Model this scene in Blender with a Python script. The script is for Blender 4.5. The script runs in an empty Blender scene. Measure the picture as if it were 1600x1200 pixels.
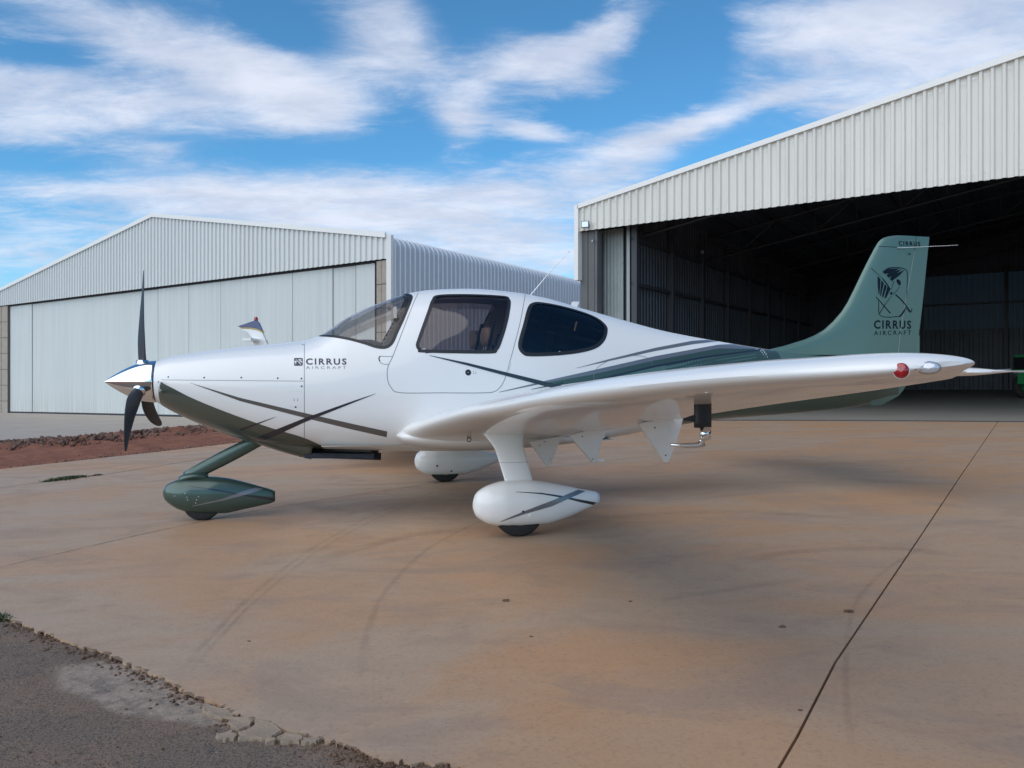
import bpy, bmesh, math, random
from mathutils import Vector, Matrix, noise as mnoise
from mathutils.bvhtree import BVHTree

# ------------------------------------------------------------------ camera, light, exposure
scene = bpy.context.scene
C = scene.collection
rad = math.radians
CAM_H, FOC, HOR = 1.234, 1280.0, 585.0      # eye height (m), focal length and horizon of the 1600 px wide photograph
cam = bpy.data.cameras.new('camera')
cam.sensor_width = 36.0
cam.lens = 36.0 * FOC / 1600.0
cam.shift_y = -(600.0 - HOR) / 1600.0
cam.clip_start = 0.05
cam.clip_end = 3000.0
camo = bpy.data.objects.new('camera', cam)
camo.location = (0, 0, CAM_H)
camo.rotation_euler = (rad(90), 0, 0)
C.objects.link(camo)
scene.camera = camo
scene.render.engine = 'CYCLES'
scene.view_settings.view_transform = 'Standard'
scene.view_settings.look = 'None'
scene.view_settings.gamma = 1.0
scene.view_settings.use_curve_mapping = False
scene.view_settings.exposure = 1.13

SUN_EL, SUN_AZ = 42.0, 222.0                 # azimuth clockwise from +Y
sun = bpy.data.lights.new('sun', 'SUN')
sun.energy = 1.25
sun.angle = rad(95)
sun.color = (1.0, 0.88, 0.74)
suno = bpy.data.objects.new('sun', sun)
C.objects.link(suno)
sd = Vector((math.sin(rad(SUN_AZ)) * math.cos(rad(SUN_EL)), math.cos(rad(SUN_AZ)) * math.cos(rad(SUN_EL)), math.sin(rad(SUN_EL))))
suno.rotation_euler = sd.to_track_quat('Z', 'Y').to_euler()

world = bpy.data.worlds.new('World')
scene.world = world
world.use_nodes = True
wt = world.node_tree
wt.nodes.clear()


class NB:
    """tiny node-graph helper"""
    def __init__(self, tree):
        self.t = tree

    def new(self, typ, **kw):
        n = self.t.nodes.new(typ)
        for k, v in kw.items():
            setattr(n, k, v)
        return n

    def put(self, sock, v):
        if v is None:
            return
        if hasattr(v, 'is_linked') or hasattr(v, 'links'):
            self.t.links.new(v, sock)
        else:
            sock.default_value = v

    def m(self, op, a, b=None, c=None, clamp=False):
        n = self.new('ShaderNodeMath', operation=op, use_clamp=clamp)
        self.put(n.inputs[0], a)
        self.put(n.inputs[1], b)
        self.put(n.inputs[2], c)
        return n.outputs[0]

    def mix(self, f, a, b, mode='MIX'):
        n = self.new('ShaderNodeMix', data_type='RGBA', blend_type=mode)
        self.put(n.inputs[0], f)
        self.put(n.inputs[6], a)
        self.put(n.inputs[7], b)
        return n.outputs[2]

    def noise(self, vec, scale, detail=4, rough=0.55, dist=0.0):
        n = self.new('ShaderNodeTexNoise')
        self.put(n.inputs['Vector'], vec)
        n.inputs['Scale'].default_value = scale
        n.inputs['Detail'].default_value = detail
        n.inputs['Roughness'].default_value = rough
        n.inputs['Distortion'].default_value = dist
        return n.outputs[0]

    def ramp(self, f, lo, hi):
        n = self.new('ShaderNodeMapRange', interpolation_type='SMOOTHSTEP')
        self.put(n.inputs[0], f)
        n.inputs[1].default_value = lo
        n.inputs[2].default_value = hi
        return n.outputs[0]

    def comb(self, x, y, z):
        n = self.new('ShaderNodeCombineXYZ')
        for i, v in enumerate((x, y, z)):
            self.put(n.inputs[i], v)
        return n.outputs[0]

    def mapping(self, vec, scale=(1, 1, 1), rot=(0, 0, 0), loc=(0, 0, 0)):
        n = self.new('ShaderNodeMapping')
        self.put(n.inputs[0], vec)
        n.inputs[1].default_value = loc
        n.inputs[2].default_value = rot
        n.inputs[3].default_value = scale
        return n.outputs[0]


w = NB(wt)
sky = w.new('ShaderNodeTexSky', sky_type='NISHITA')
sky.sun_disc = False
sky.sun_elevation = rad(SUN_EL)
sky.sun_rotation = rad(SUN_AZ)
sky.altitude = 1300
sky.air_density = 1.0
sky.dust_density = 0.4
sky.ozone_density = 2.5
tc = w.new('ShaderNodeTexCoord')
sep = w.new('ShaderNodeSeparateXYZ')
wt.links.new(tc.outputs['Generated'], sep.inputs[0])
dx, dy, dz = sep.outputs
az = w.m('ARCTAN2', dx, dy)
el = w.m('ARCSINE', dz)
# cloud field: a layer seen in perspective plus the banks the photograph shows
zz = w.m('ADD', w.m('MAXIMUM', dz, 0.0), 0.16)
pu, pv = w.m('DIVIDE', dx, zz), w.m('DIVIDE', dy, zz)
pl = w.comb(pu, pv, 0.0)
n1 = w.noise(w.mapping(pl, (0.8, 1.25, 1), (0, 0, rad(-22))), 1.35, 9, 0.60, 0.25)
n2 = w.noise(w.mapping(pl, (0.75, 1.35, 1), (0, 0, rad(-16)), (7, 3, 0)), 5.5, 8, 0.66, 0.5)
BANKS = [  # px, py, rx, ry, tilt deg, weight
    (120, 175, 300, 62, -3, 0.50), (150, 30, 190, 34, 10, 0.34), (475, 160, 120, 46, 16, 0.52), (400, 110, 170, 42, 5, 0.26), (640, 110, 120, 30, 4, 0.24),
    (612, 42, 70, 50, 0, 0.46), (855, 95, 95, 30, 14, 0.46), (770, 120, 60, 16, -25, 0.2), (925, 60, 70, 26, -28, 0.3), (980, 40, 60, 24, -20, 0.22), (715, 190, 42, 40, -40, 0.46),
    (835, 207, 58, 15, 6, 0.55), (560, 322, 400, 50, -2, 0.56), (260, 300, 200, 34, -2, 0.22), (740, 380, 200, 34, 4, 0.30),
    (1000, 232, 110, 42, -20, 0.42), (1130, 180, 120, 13, -14, 0.34), (1330, 60, 210, 66, -4, 0.42), (1480, 110, 240, 46, -14, 0.36),
    (1400, 20, 260, 50, 0, 0.2), (40, 400, 200, 46, 0, 0.34), (870, 410, 120, 30, 0, 0.25), (255, 232, 34, 9, 0, 0.2), (620, 236, 26, 6, 0, 0.16)]
HOLES = [(60, 85, 90, 16, -6, 0.22), (430, 40, 70, 30, 20, 0.25), (1080, 60, 50, 50, 0, 0.3), (420, 235, 300, 30, -3, 0.30), (1060, 110, 70, 60, -30, 0.34), (40, 255, 180, 22, 0, 0.30), (700, 20, 50, 60, 10, 0.12),
         (130, 325, 150, 18, -4, 0.16), (1230, 90, 60, 50, 0, 0.10), (620, 200, 90, 40, 0, 0.2), (960, 175, 130, 26, -12, 0.2), (1120, 260, 110, 40, -20, 0.25), (850, 20, 130, 30, 0, .15)]
bias = None
for lst, sg in ((BANKS, 1), (HOLES, -1)):
    for px, py, rx, ry, tilt, wgt in lst:
        a0 = math.atan((px - 800) / FOC)
        e0 = math.atan((HOR - py) / FOC * math.cos(a0))
        ra, re = rx / FOC * math.cos(a0) ** 1.5, ry / FOC * math.cos(a0)
        t = rad(-tilt)
        da, de = w.m('SUBTRACT', az, a0), w.m('SUBTRACT', el, e0)
        p = w.m('MULTIPLY_ADD', da, math.cos(t) / ra, w.m('MULTIPLY', de, math.sin(t) / ra))
        q = w.m('MULTIPLY_ADD', de, math.cos(t) / re, w.m('MULTIPLY', da, -math.sin(t) / re))
        r2 = w.m('MULTIPLY_ADD', p, p, w.m('MULTIPLY', q, q))
        g = w.m('MULTIPLY', w.m('EXPONENT', w.m('MULTIPLY', r2, -0.8)), wgt * sg)
        bias = g if bias is None else w.m('ADD', bias, g)
n3 = w.noise(w.mapping(pl, (0.8, 1.5, 1), (0, 0, rad(-25)), (1, 4, 0)), 13.0, 6, 0.7, 0.4)
base = w.m('ADD', w.m('MULTIPLY_ADD', n1, 0.55, w.m('MULTIPLY', n2, 0.80)), w.m('MULTIPLY_ADD', n3, 0.42, -0.22))
dens = w.ramp(w.m('ADD', base, w.m('MULTIPLY', bias, 0.85)), 0.70, 1.32)
veil = w.m('MULTIPLY', w.ramp(w.m('MULTIPLY_ADD', n2, 0.5, bias), 0.22, 0.85), 0.62)
dens = w.m('ADD', veil, w.m('MULTIPLY', w.m('SUBTRACT', 1.0, veil), dens))
low = w.ramp(dz, 0.16, 0.0)
dens = w.m('MAXIMUM', dens, w.m('MULTIPLY', low, 0.55))
thick = w.noise(w.mapping(pl, (1, 1.5, 1), (0, 0, rad(-20)), (2, 9, 0)), 3.0, 6, 0.6, 0.3)
ccol = w.mix(w.ramp(thick, 0.35, 0.68), (0.50, 0.55, 0.67, 1), (0.66, 0.70, 0.80, 1))
skyc = w.mix(1.0, sky.outputs[0], (0.46, 0.90, 1.03, 1), 'MULTIPLY')
SKY_STRENGTH = 0.072
bg1 = w.new('ShaderNodeBackground')
wt.links.new(skyc, bg1.inputs[0])
bg1.inputs[1].default_value = SKY_STRENGTH
bg2 = w.new('ShaderNodeBackground')
wt.links.new(ccol, bg2.inputs[0])
bg2.inputs[1].default_value = 0.57
mx = w.new('ShaderNodeMixShader')
wt.links.new(w.m('MULTIPLY', dens, 0.95), mx.inputs[0])
wt.links.new(bg1.outputs[0], mx.inputs[1])
wt.links.new(bg2.outputs[0], mx.inputs[2])
wo = w.new('ShaderNodeOutputWorld')
wt.links.new(mx.outputs[0], wo.inputs[0])
world.cycles.sampling_method = 'MANUAL'
world.cycles.sample_map_resolution = 1024

# ------------------------------------------------------------------ materials


def mat(name, col, rough=0.5, metal=0.0, coat=0.0, vary=0.0, vscale=3.0, col2=None, bump=0.0, bscale=40.0, stretch=(1, 1, 1), spec=0.5):
    m = bpy.data.materials.new(name)
    m.use_nodes = True
    t = NB(m.node_tree)
    b = m.node_tree.nodes['Principled BSDF']
    b.inputs['Base Color'].default_value = (*col, 1)
    b.inputs['Roughness'].default_value = rough
    b.inputs['Metallic'].default_value = metal
    b.inputs['Coat Weight'].default_value = coat
    b.inputs['Coat Roughness'].default_value = 0.03
    b.inputs['Coat IOR'].default_value = 1.5
    b.inputs['Specular IOR Level'].default_value = spec
    if vary or bump:
        tcn = t.new('ShaderNodeTexCoord').outputs['Object']
        vec = t.mapping(tcn, stretch)
        if vary:
            c2 = col2 or tuple(c * 0.6 for c in col)
            f = t.m('MULTIPLY', t.ramp(t.noise(vec, vscale, 6, 0.6), 0.35, 0.75), vary)
            t.put(b.inputs['Base Color'], t.mix(f, (*col, 1), (*c2, 1)))
        if bump:
            bn = t.new('ShaderNodeBump')
            bn.inputs['Strength'].default_value = bump
            bn.inputs['Distance'].default_value = 0.01
            t.put(bn.inputs['Height'], t.noise(vec, bscale, 6, 0.6))
            m.node_tree.links.new(bn.outputs[0], b.inputs['Normal'])
    return m


M = {}
M['white'] = mat('white_paint', (0.82, 0.82, 0.81), 0.32, 0, 0.6, 0.08, 1.5, (0.74, 0.73, 0.71))
M['green'] = mat('green_metallic_paint', (0.062, 0.105, 0.088), 0.34, 0.45, 0.6)
M['nosegreen'] = mat('green_metallic_ground_lit', (0.105, 0.125, 0.108), 0.34, 0.45, 0.6)  # same green, greyed: the ground reflection put into the colour
M['tailgreen'] = mat('green_metallic_sky_lit', (0.105, 0.19, 0.162), 0.42, 0.35, 0.5)  # same green, lightened: the sky reflection put into the colour
M['greystripe'] = mat('grey_stripe_paint', (0.20, 0.21, 0.23), 0.32, 0.4, 0.7)
M['brownstripe'] = mat('graphite_stripe_paint', (0.12, 0.115, 0.11), 0.32, 0.3, 0.7)
M['nearblack'] = mat('black_stripe_paint', (0.016, 0.02, 0.032), 0.3, 0.0, 0.7)
M['ink'] = mat('lettering_ink', (0.018, 0.026, 0.045), 0.4, 0, 0.2)
M['greyink'] = mat('grey_lettering_ink', (0.22, 0.24, 0.27), 0.4)
M['greenink'] = mat('tail_lettering_ink', (0.004, 0.014, 0.024), 0.6, spec=0.15)
M['seam'] = mat('panel_gap', (0.22, 0.23, 0.25), 0.7)
M['seal'] = mat('window_seal', (0.012, 0.014, 0.018), 0.45)
M['chrome'] = mat('chrome', (0.82, 0.82, 0.83), 0.07, 1.0)
M['steel'] = mat('steel', (0.45, 0.45, 0.46), 0.3, 1.0)
M['exhaust'] = mat('exhaust_metal', (0.055, 0.06, 0.075), 0.45, 0.7, 0, 0.6, 20, (0.02, 0.02, 0.02))
M['blade'] = mat('propeller_blade_paint', (0.022, 0.025, 0.032), 0.5, 0, 0.0)
M['decal'] = mat('white_decal', (0.6, 0.62, 0.62), 0.4)
M['rubber'] = mat('tyre_rubber', (0.016, 0.016, 0.017), 0.8, 0, 0, 0.5, 30, (0.035, 0.03, 0.025))
M['black'] = mat('black_plastic', (0.014, 0.015, 0.019), 0.42)
M['beige'] = mat('seat_leather', (0.42, 0.34, 0.26), 0.55, 0, 0, 0.3, 12)
M['liner'] = mat('cabin_trim', (0.55, 0.50, 0.45), 0.75)
M['dash'] = mat('dashboard_vinyl', (0.05, 0.05, 0.055), 0.7)
M['screen'] = mat('instrument_glass', (0.01, 0.012, 0.02), 0.1, 0, 0.5)
M['redlens'] = mat('red_lens', (0.35, 0.012, 0.016), 0.12, 0, 1.0, 0.6, 60, (0.1, 0.0, 0.004))
M['clearlens'] = mat('clear_lens', (0.62, 0.66, 0.72), 0.08, 0.35, 1.0, 0.5, 60)


def glassmat(name, tint, mixv, rough=0.02):
    m = bpy.data.materials.new(name)
    m.use_nodes = True
    nt = m.node_tree
    nt.nodes.clear()
    t = NB(nt)
    tr = t.new('ShaderNodeBsdfTransparent')
    tr.inputs[0].default_value = (*tint, 1)
    gl = t.new('ShaderNodeBsdfGlossy')
    gl.inputs['Roughness'].default_value = rough
    gl.inputs[0].default_value = (0.9, 0.92, 1, 1)
    fr = t.new('ShaderNodeFresnel')
    fr.inputs[0].default_value = 1.5
    f = t.m('MULTIPLY_ADD', fr.outputs[0], 0.6, mixv, clamp=True)
    ms = t.new('ShaderNodeMixShader')
    nt.links.new(f, ms.inputs[0])
    nt.links.new(tr.outputs[0], ms.inputs[1])
    nt.links.new(gl.outputs[0], ms.inputs[2])
    o = t.new('ShaderNodeOutputMaterial')
    nt.links.new(ms.outputs[0], o.inputs[0])
    return m


M['glass'] = glassmat('reflection_tinted_glass', (0.60, 0.53, 0.52), 0.03)  # brown cast puts a hazy ground reflection into the glass tint
M['windshield'] = glassmat('windshield_glass', (0.86, 0.85, 0.84), 0.02)
M['darkglass'] = glassmat('dark_window_glass', (0.06, 0.07, 0.10), 0.03)

# hangar materials
M['sheet'] = mat('pale_painted_sheet', (0.68, 0.67, 0.62), 0.42, 0.0, 0, 0.5, 2.2, (0.54, 0.53, 0.48), 0.06, 6, (1, 1, 0.15))
M['sheetblue'] = mat('zinc_painted_sheet', (0.64, 0.66, 0.65), 0.42, 0.05, 0, 0.4, 0.5, (0.56, 0.58, 0.575), 0.05, 6, (1, 1, 0.12))
M['sheetside'] = mat('galvanised_side_sheet', (0.60, 0.64, 0.68), 0.5, 0.05, 0, 0.3, 0.5, (0.54, 0.58, 0.62))
M['flash'] = mat('white_flashing', (0.78, 0.78, 0.76), 0.4)
M['jamb'] = mat('grey_painted_steel', (0.12, 0.125, 0.13), 0.6, 0, 0, 0.5, 1.5)
M['frame'] = mat('dark_frame_steel', (0.045, 0.05, 0.06), 0.6)
M['inner'] = mat('dull_inner_sheet', (0.070, 0.082, 0.105), 0.6, 0.2, 0, 0.6, 1.2, (0.04, 0.045, 0.05))  # darkened and blued: the hall's shade and haze put into the colour
M['leafin'] = mat('open_door_leaf_sheet', (0.33, 0.38, 0.38), 0.5, 0.1, 0, 0.4, 1.2)
M['block'] = mat('raw_concrete_block', (0.36, 0.32, 0.27), 0.85, 0, 0, 0.6, 6, (0.26, 0.23, 0.19), 0.3, 60)
M['mortar'] = mat('mortar', (0.10, 0.10, 0.10), 0.9)
M['blackgap'] = mat('shade_gap_and_rubber', (0.03, 0.035, 0.045), 0.8)  # serves the rubber door seals and the painted shade strips


def translucent(name, col):
    m = bpy.data.materials.new(name)
    m.use_nodes = True
    nt = m.node_tree
    t = NB(nt)
    b = nt.nodes['Principled BSDF']
    b.inputs['Base Color'].default_value = (*col, 1)
    tr = t.new('ShaderNodeBsdfTranslucent')
    tr.inputs[0].default_value = (*col, 1)
    ms = t.new('ShaderNodeMixShader')
    ms.inputs[0].default_value = 0.5
    nt.links.new(b.outputs[0], ms.inputs[1])
    nt.links.new(tr.outputs[0], ms.inputs[2])
    nt.links.new(ms.outputs[0], nt.nodes['Material Output'].inputs[0])
    return m


M['skylight'] = translucent('dark_translucent_sheet', (0.05, 0.055, 0.055))


def doormat():
    m = bpy.data.materials.new('door_leaf_sheet')
    m.use_nodes = True
    nt = m.node_tree
    t = NB(nt)
    b = nt.nodes['Principled BSDF']
    co = t.new('ShaderNodeTexCoord').outputs['Object']
    st = t.noise(t.mapping(co, (5, 5, 0.12)), 1.6, 6, 0.65)
    bl = t.noise(t.mapping(co, (1, 1, 0.5)), 0.35, 3, 0.5)
    c = t.mix(t.ramp(st, 0.3, 0.75), (0.58, 0.61, 0.60, 1), (0.50, 0.535, 0.53, 1))
    c = t.mix(t.m('MULTIPLY', t.ramp(bl, 0.4, 0.7), 0.35), c, (0.60, 0.65, 0.63, 1))
    zs = t.new('ShaderNodeSeparateXYZ')
    nt.links.new(co, zs.inputs[0])
    d = t.m('MULTIPLY', t.ramp(zs.outputs[2], 0.9, -0.6), t.m('MULTIPLY', t.ramp(st, 0.4, 0.6), 0.35))
    c = t.mix(d, c, (0.40, 0.34, 0.28, 1))
    nt.links.new(c, b.inputs['Base Color'])
    b.inputs['Roughness'].default_value = 0.5
    return m


M['door'] = doormat()


def dirtmat(name, c1, c2, c3, sc=3.0):
    m = bpy.data.materials.new(name)
    m.use_nodes = True
    nt = m.node_tree
    t = NB(nt)
    b = nt.nodes['Principled BSDF']
    co = t.new('ShaderNodeTexCoord').outputs['Object']
    a = t.noise(co, sc, 8, 0.6)
    f = t.noise(co, sc * 12, 6, 0.7)
    c = t.mix(t.ramp(a, 0.35, 0.65), (*c1, 1), (*c2, 1))
    c = t.mix(t.ramp(f, 0.5, 0.75), c, (*c3, 1))
    nt.links.new(c, b.inputs['Base Color'])
    b.inputs['Roughness'].default_value = 0.95
    b.inputs['Specular IOR Level'].default_value = 0.15
    bn = t.new('ShaderNodeBump')
    bn.inputs['Strength'].default_value = 0.8
    bn.inputs['Distance'].default_value = 0.02
    nt.links.new(f, bn.inputs['Height'])
    nt.links.new(bn.outputs[0], b.inputs['Normal'])
    return m


M['soil'] = dirtmat('red_soil', (0.27, 0.115, 0.072), (0.20, 0.082, 0.055), (0.32, 0.18, 0.125))
M['clod'] = dirtmat('soil_clods', (0.185, 0.125, 0.10), (0.135, 0.075, 0.06), (0.24, 0.185, 0.155), 2.0)
M['rubble'] = dirtmat('crumbled_edge', (0.20, 0.130, 0.088), (0.12, 0.075, 0.052), (0.27, 0.20, 0.15), 6.0)
M['crumb'] = dirtmat('pinkish_crumbs', (0.26, 0.16, 0.125), (0.20, 0.11, 0.085), (0.32, 0.24, 0.2), 4.0)
M['weed'] = mat('weed_leaves', (0.055, 0.075, 0.025), 0.7, 0, 0, 0.6, 30, (0.10, 0.09, 0.04))
M['brokenslab'] = mat('broken_concrete', (0.33, 0.25, 0.18), 0.9, 0, 0, 0.6, 8, (0.2, 0.16, 0.125), 0.5, 80)


def apronmat(name, tint=(1, 1, 1), grey=0.0):
    m = bpy.data.materials.new(name)
    m.use_nodes = True
    nt = m.node_tree
    t = NB(nt)
    b = nt.nodes['Principled BSDF']
    co = t.new('ShaderNodeTexCoord').outputs['Object']
    wv = t.mapping(co, (0.7, 1.1, 1), (0, 0, rad(14)))
    big = t.noise(wv, 0.55, 5, 0.55, 0.6)
    mid = t.noise(t.mapping(co, (0.8, 1.25, 1), (0, 0, rad(-8)), (5, 2, 0)), 1.15, 8, 0.66, 0.8)
    sw = t.noise(t.mapping(co, (0.6, 2.0, 1), (0, 0, rad(10)), (1, 8, 0)), 2.4, 8, 0.7, 1.2)
    fine = t.noise(co, 55, 6, 0.7)
    gr = t.noise(co, 7.5, 8, 0.72, 0.3)
    c = t.mix(t.ramp(big, 0.40, 0.60), (0.405, 0.290, 0.200, 1), (0.440, 0.262, 0.148, 1))
    c = t.mix(t.m('MULTIPLY', t.ramp(mid, 0.46, 0.66), 0.62), c, (0.300, 0.217, 0.168, 1))
    c = t.mix(t.m('MULTIPLY', t.ramp(sw, 0.52, 0.72), 0.30), c, (0.46, 0.345, 0.24, 1))
    c = t.mix(t.m('MULTIPLY', t.ramp(sw, 0.46, 0.28), 0.30), c, (0.28, 0.18, 0.125, 1))
    c = t.mix(t.m('MULTIPLY', t.ramp(gr, 0.45, 0.30), 0.30), c, (0.24, 0.17, 0.12, 1))
    c = t.mix(t.m('MULTIPLY', t.ramp(gr, 0.5, 0.75), 0.34), c, (0.44, 0.335, 0.24, 1))
    c = t.mix(t.m('MULTIPLY', t.ramp(fine, 0.48, 0.72), 0.35), c, (0.14, 0.105, 0.08, 1))
    scr = t.noise(t.mapping(co, (0.9, 4.0, 1), (0, 0, rad(6)), (3, 1, 0)), 5.0, 7, 0.75, 1.5)
    c = t.mix(t.m('MULTIPLY', t.ramp(scr, 0.56, 0.72), 0.26), c, (0.50, 0.39, 0.285, 1))
    c = t.mix(t.m('MULTIPLY', t.ramp(scr, 0.42, 0.28), 0.28), c, (0.23, 0.155, 0.11, 1))
    spots = t.new('ShaderNodeTexVoronoi')
    t.put(spots.inputs['Vector'], co)
    spots.inputs['Scale'].default_value = 2.3
    sp = t.m('MULTIPLY', t.ramp(spots.outputs['Distance'], 0.045, 0.02), t.ramp(mid, 0.45, 0.6))
    c = t.mix(t.m('MULTIPLY', sp, 0.45), c, (0.09, 0.08, 0.08, 1))
    if grey:
        c = t.mix(grey, c, (0.37, 0.345, 0.305, 1))
    c = t.mix(1.0, c, (*tint, 1), 'MULTIPLY')
    nt.links.new(c, b.inputs['Base Color'])
    rg = t.m('MULTIPLY_ADD', t.ramp(mid, 0.3, 0.7), 0.2, 0.5)
    nt.links.new(rg, b.inputs['Roughness'])
    b.inputs['Specular IOR Level'].default_value = 0.35
    bn = t.new('ShaderNodeBump')
    bn.inputs['Strength'].default_value = 0.25
    bn.inputs['Distance'].default_value = 0.004
    t.put(bn.inputs['Height'], t.m('ADD', fine, t.m('MULTIPLY', sw, 1.5)))
    nt.links.new(bn.outputs[0], b.inputs['Normal'])
    return m


M['apron'] = apronmat('stained_apron_concrete')
M['forecourt'] = apronmat('pale_forecourt_concrete', (1, 1, 1), 0.72)
M['hfloor'] = apronmat('grey_hangar_floor', (0.62, 0.68, 0.70), 0.85)


def asphaltmat():
    m = bpy.data.materials.new('worn_asphalt')
    m.use_nodes = True
    nt = m.node_tree
    t = NB(nt)
    b = nt.nodes['Principled BSDF']
    co = t.new('ShaderNodeTexCoord').outputs['Object']
    v = t.new('ShaderNodeTexVoronoi')
    t.put(v.inputs['Vector'], co)
    v.inputs['Scale'].default_value = 75
    v2 = t.new('ShaderNodeTexVoronoi')
    t.put(v2.inputs['Vector'], co)
    v2.inputs['Scale'].default_value = 28
    a = t.noise(co, 2.0, 6, 0.6)
    f = t.noise(co, 120, 5, 0.7)
    c = t.mix(t.ramp(a, 0.38, 0.66), (0.195, 0.150, 0.120, 1), (0.25, 0.175, 0.125, 1))
    pat = t.noise(co, 9.0, 7, 0.7)
    c = t.mix(t.m('MULTIPLY', t.ramp(pat, 0.52, 0.70), 0.55), c, (0.085, 0.072, 0.066, 1))
    c = t.mix(t.m('MULTIPLY', t.ramp(f, 0.45, 0.62), 0.8), c, (0.05, 0.045, 0.043, 1))
    c = t.mix(t.m('MULTIPLY', t.ramp(v.outputs['Distance'], 0.30, 0.14), t.ramp(f, 0.42, 0.56)), c, (0.25, 0.215, 0.19, 1))
    c = t.mix(t.m('MULTIPLY', t.ramp(v2.outputs['Distance'], 0.20, 0.10), t.ramp(pat, 0.50, 0.60)), c, (0.30, 0.25, 0.21, 1))
    # worn pale cement skim left on the asphalt beside the broken edge
    px = t.new('ShaderNodeSeparateXYZ')
    nt.links.new(co, px.inputs[0])
    wob = t.m('MULTIPLY', t.m('SUBTRACT', t.noise(co, 3.2, 7, 0.7), 0.5), 1.5)
    u = t.m('MULTIPLY_ADD', px.outputs[0], 0.886, t.m('MULTIPLY_ADD', px.outputs[1], -0.46, 0.886 * 1.40 + 0.46 * 3.25))
    q = t.m('MULTIPLY_ADD', px.outputs[0], 0.46, t.m('MULTIPLY_ADD', px.outputs[1], 0.886, 0.46 * 1.40 - 0.886 * 3.25))
    e = t.m('ADD', t.m('POWER', t.m('ABSOLUTE', t.m('DIVIDE', q, 0.20)), 2), t.m('POWER', t.m('ABSOLUTE', t.m('DIVIDE', u, 0.60)), 2))
    msk = t.ramp(t.m('ADD', e, wob), 1.25, 0.75)
    skc = t.mix(t.ramp(t.noise(co, 16, 7, 0.75), 0.4, 0.65), (0.38, 0.30, 0.24, 1), (0.20, 0.17, 0.145, 1))
    c = t.mix(t.m('MULTIPLY', msk, 0.9), c, skc)
    nt.links.new(c, b.inputs['Base Color'])
    b.inputs['Roughness'].default_value = 0.9
    b.inputs['Specular IOR Level'].default_value = 0.2
    bn = t.new('ShaderNodeBump')
    bn.inputs['Strength'].default_value = 0.9
    bn.inputs['Distance'].default_value = 0.006
    t.put(bn.inputs['Height'], t.m('ADD', f, t.m('MULTIPLY', t.noise(co, 38, 5, 0.7), 1.4)))
    nt.links.new(bn.outputs[0], b.inputs['Normal'])
    return m


M['asphalt'] = asphaltmat()


def markmat(name, col, alpha):
    m = bpy.data.materials.new(name)
    m.use_nodes = True
    nt = m.node_tree
    t = NB(nt)
    b = nt.nodes['Principled BSDF']
    b.inputs['Base Color'].default_value = (*col, 1)
    b.inputs['Roughness'].default_value = 0.8
    co = t.new('ShaderNodeTexCoord').outputs['Object']
    uv = t.new('ShaderNodeUVMap').outputs[0]
    s = t.new('ShaderNodeSeparateXYZ')
    nt.links.new(uv, s.inputs[0])
    edge = t.m('MULTIPLY', t.ramp(s.outputs[1], 0.0, 0.35), t.ramp(s.outputs[1], 1.0, 0.65))
    ends = t.m('MULTIPLY', t.ramp(s.outputs[0], 0.0, 0.2), t.ramp(s.outputs[0], 1.0, 0.8))
    a = t.m('MULTIPLY', t.m('MULTIPLY', edge, ends), t.ramp(t.noise(co, 6, 6, 0.7), 0.25, 0.6))
    nt.links.new(t.m('MULTIPLY', a, alpha), b.inputs['Alpha'])
    return m


M['tyremark'] = markmat('rubber_mark', (0.07, 0.05, 0.045), 0.10)

# ------------------------------------------------------------------ object helpers


def link(name, me, parent=None, m=None, kind=None):
    o = bpy.data.objects.new(name, me)
    C.objects.link(o)
    if parent is not None:
        o.parent = parent
    if m is not None and me is not None and not me.materials:
        me.materials.append(m)
    if kind:
        o['kind'] = kind
    return o


def mesh(name, verts, faces, smooth=False):
    me = bpy.data.meshes.new(name)
    me.from_pydata([tuple(v) for v in verts], [], faces)
    me.update()
    if smooth:
        me.polygons.foreach_set('use_smooth', [True] * len(me.polygons))
    return me


def obj(name, verts, faces, m, parent=None, smooth=False, kind=None):
    return link(name, mesh(name, verts, faces, smooth), parent, m, kind)


def thing(name, label, cat, loc=(0, 0, 0), rotz=0.0, group=None):
    o = bpy.data.objects.new(name, None)
    o.empty_display_size = 0.3
    C.objects.link(o)
    o.location = loc
    o.rotation_euler = (0, 0, rotz)
    o['label'] = label
    o['category'] = cat
    if group:
        o['group'] = group
    return o


def tag(o, label, cat, group=None, kind=None):
    o['label'] = label
    o['category'] = cat
    if group:
        o['group'] = group
    if kind:
        o['kind'] = kind
    return o


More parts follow.
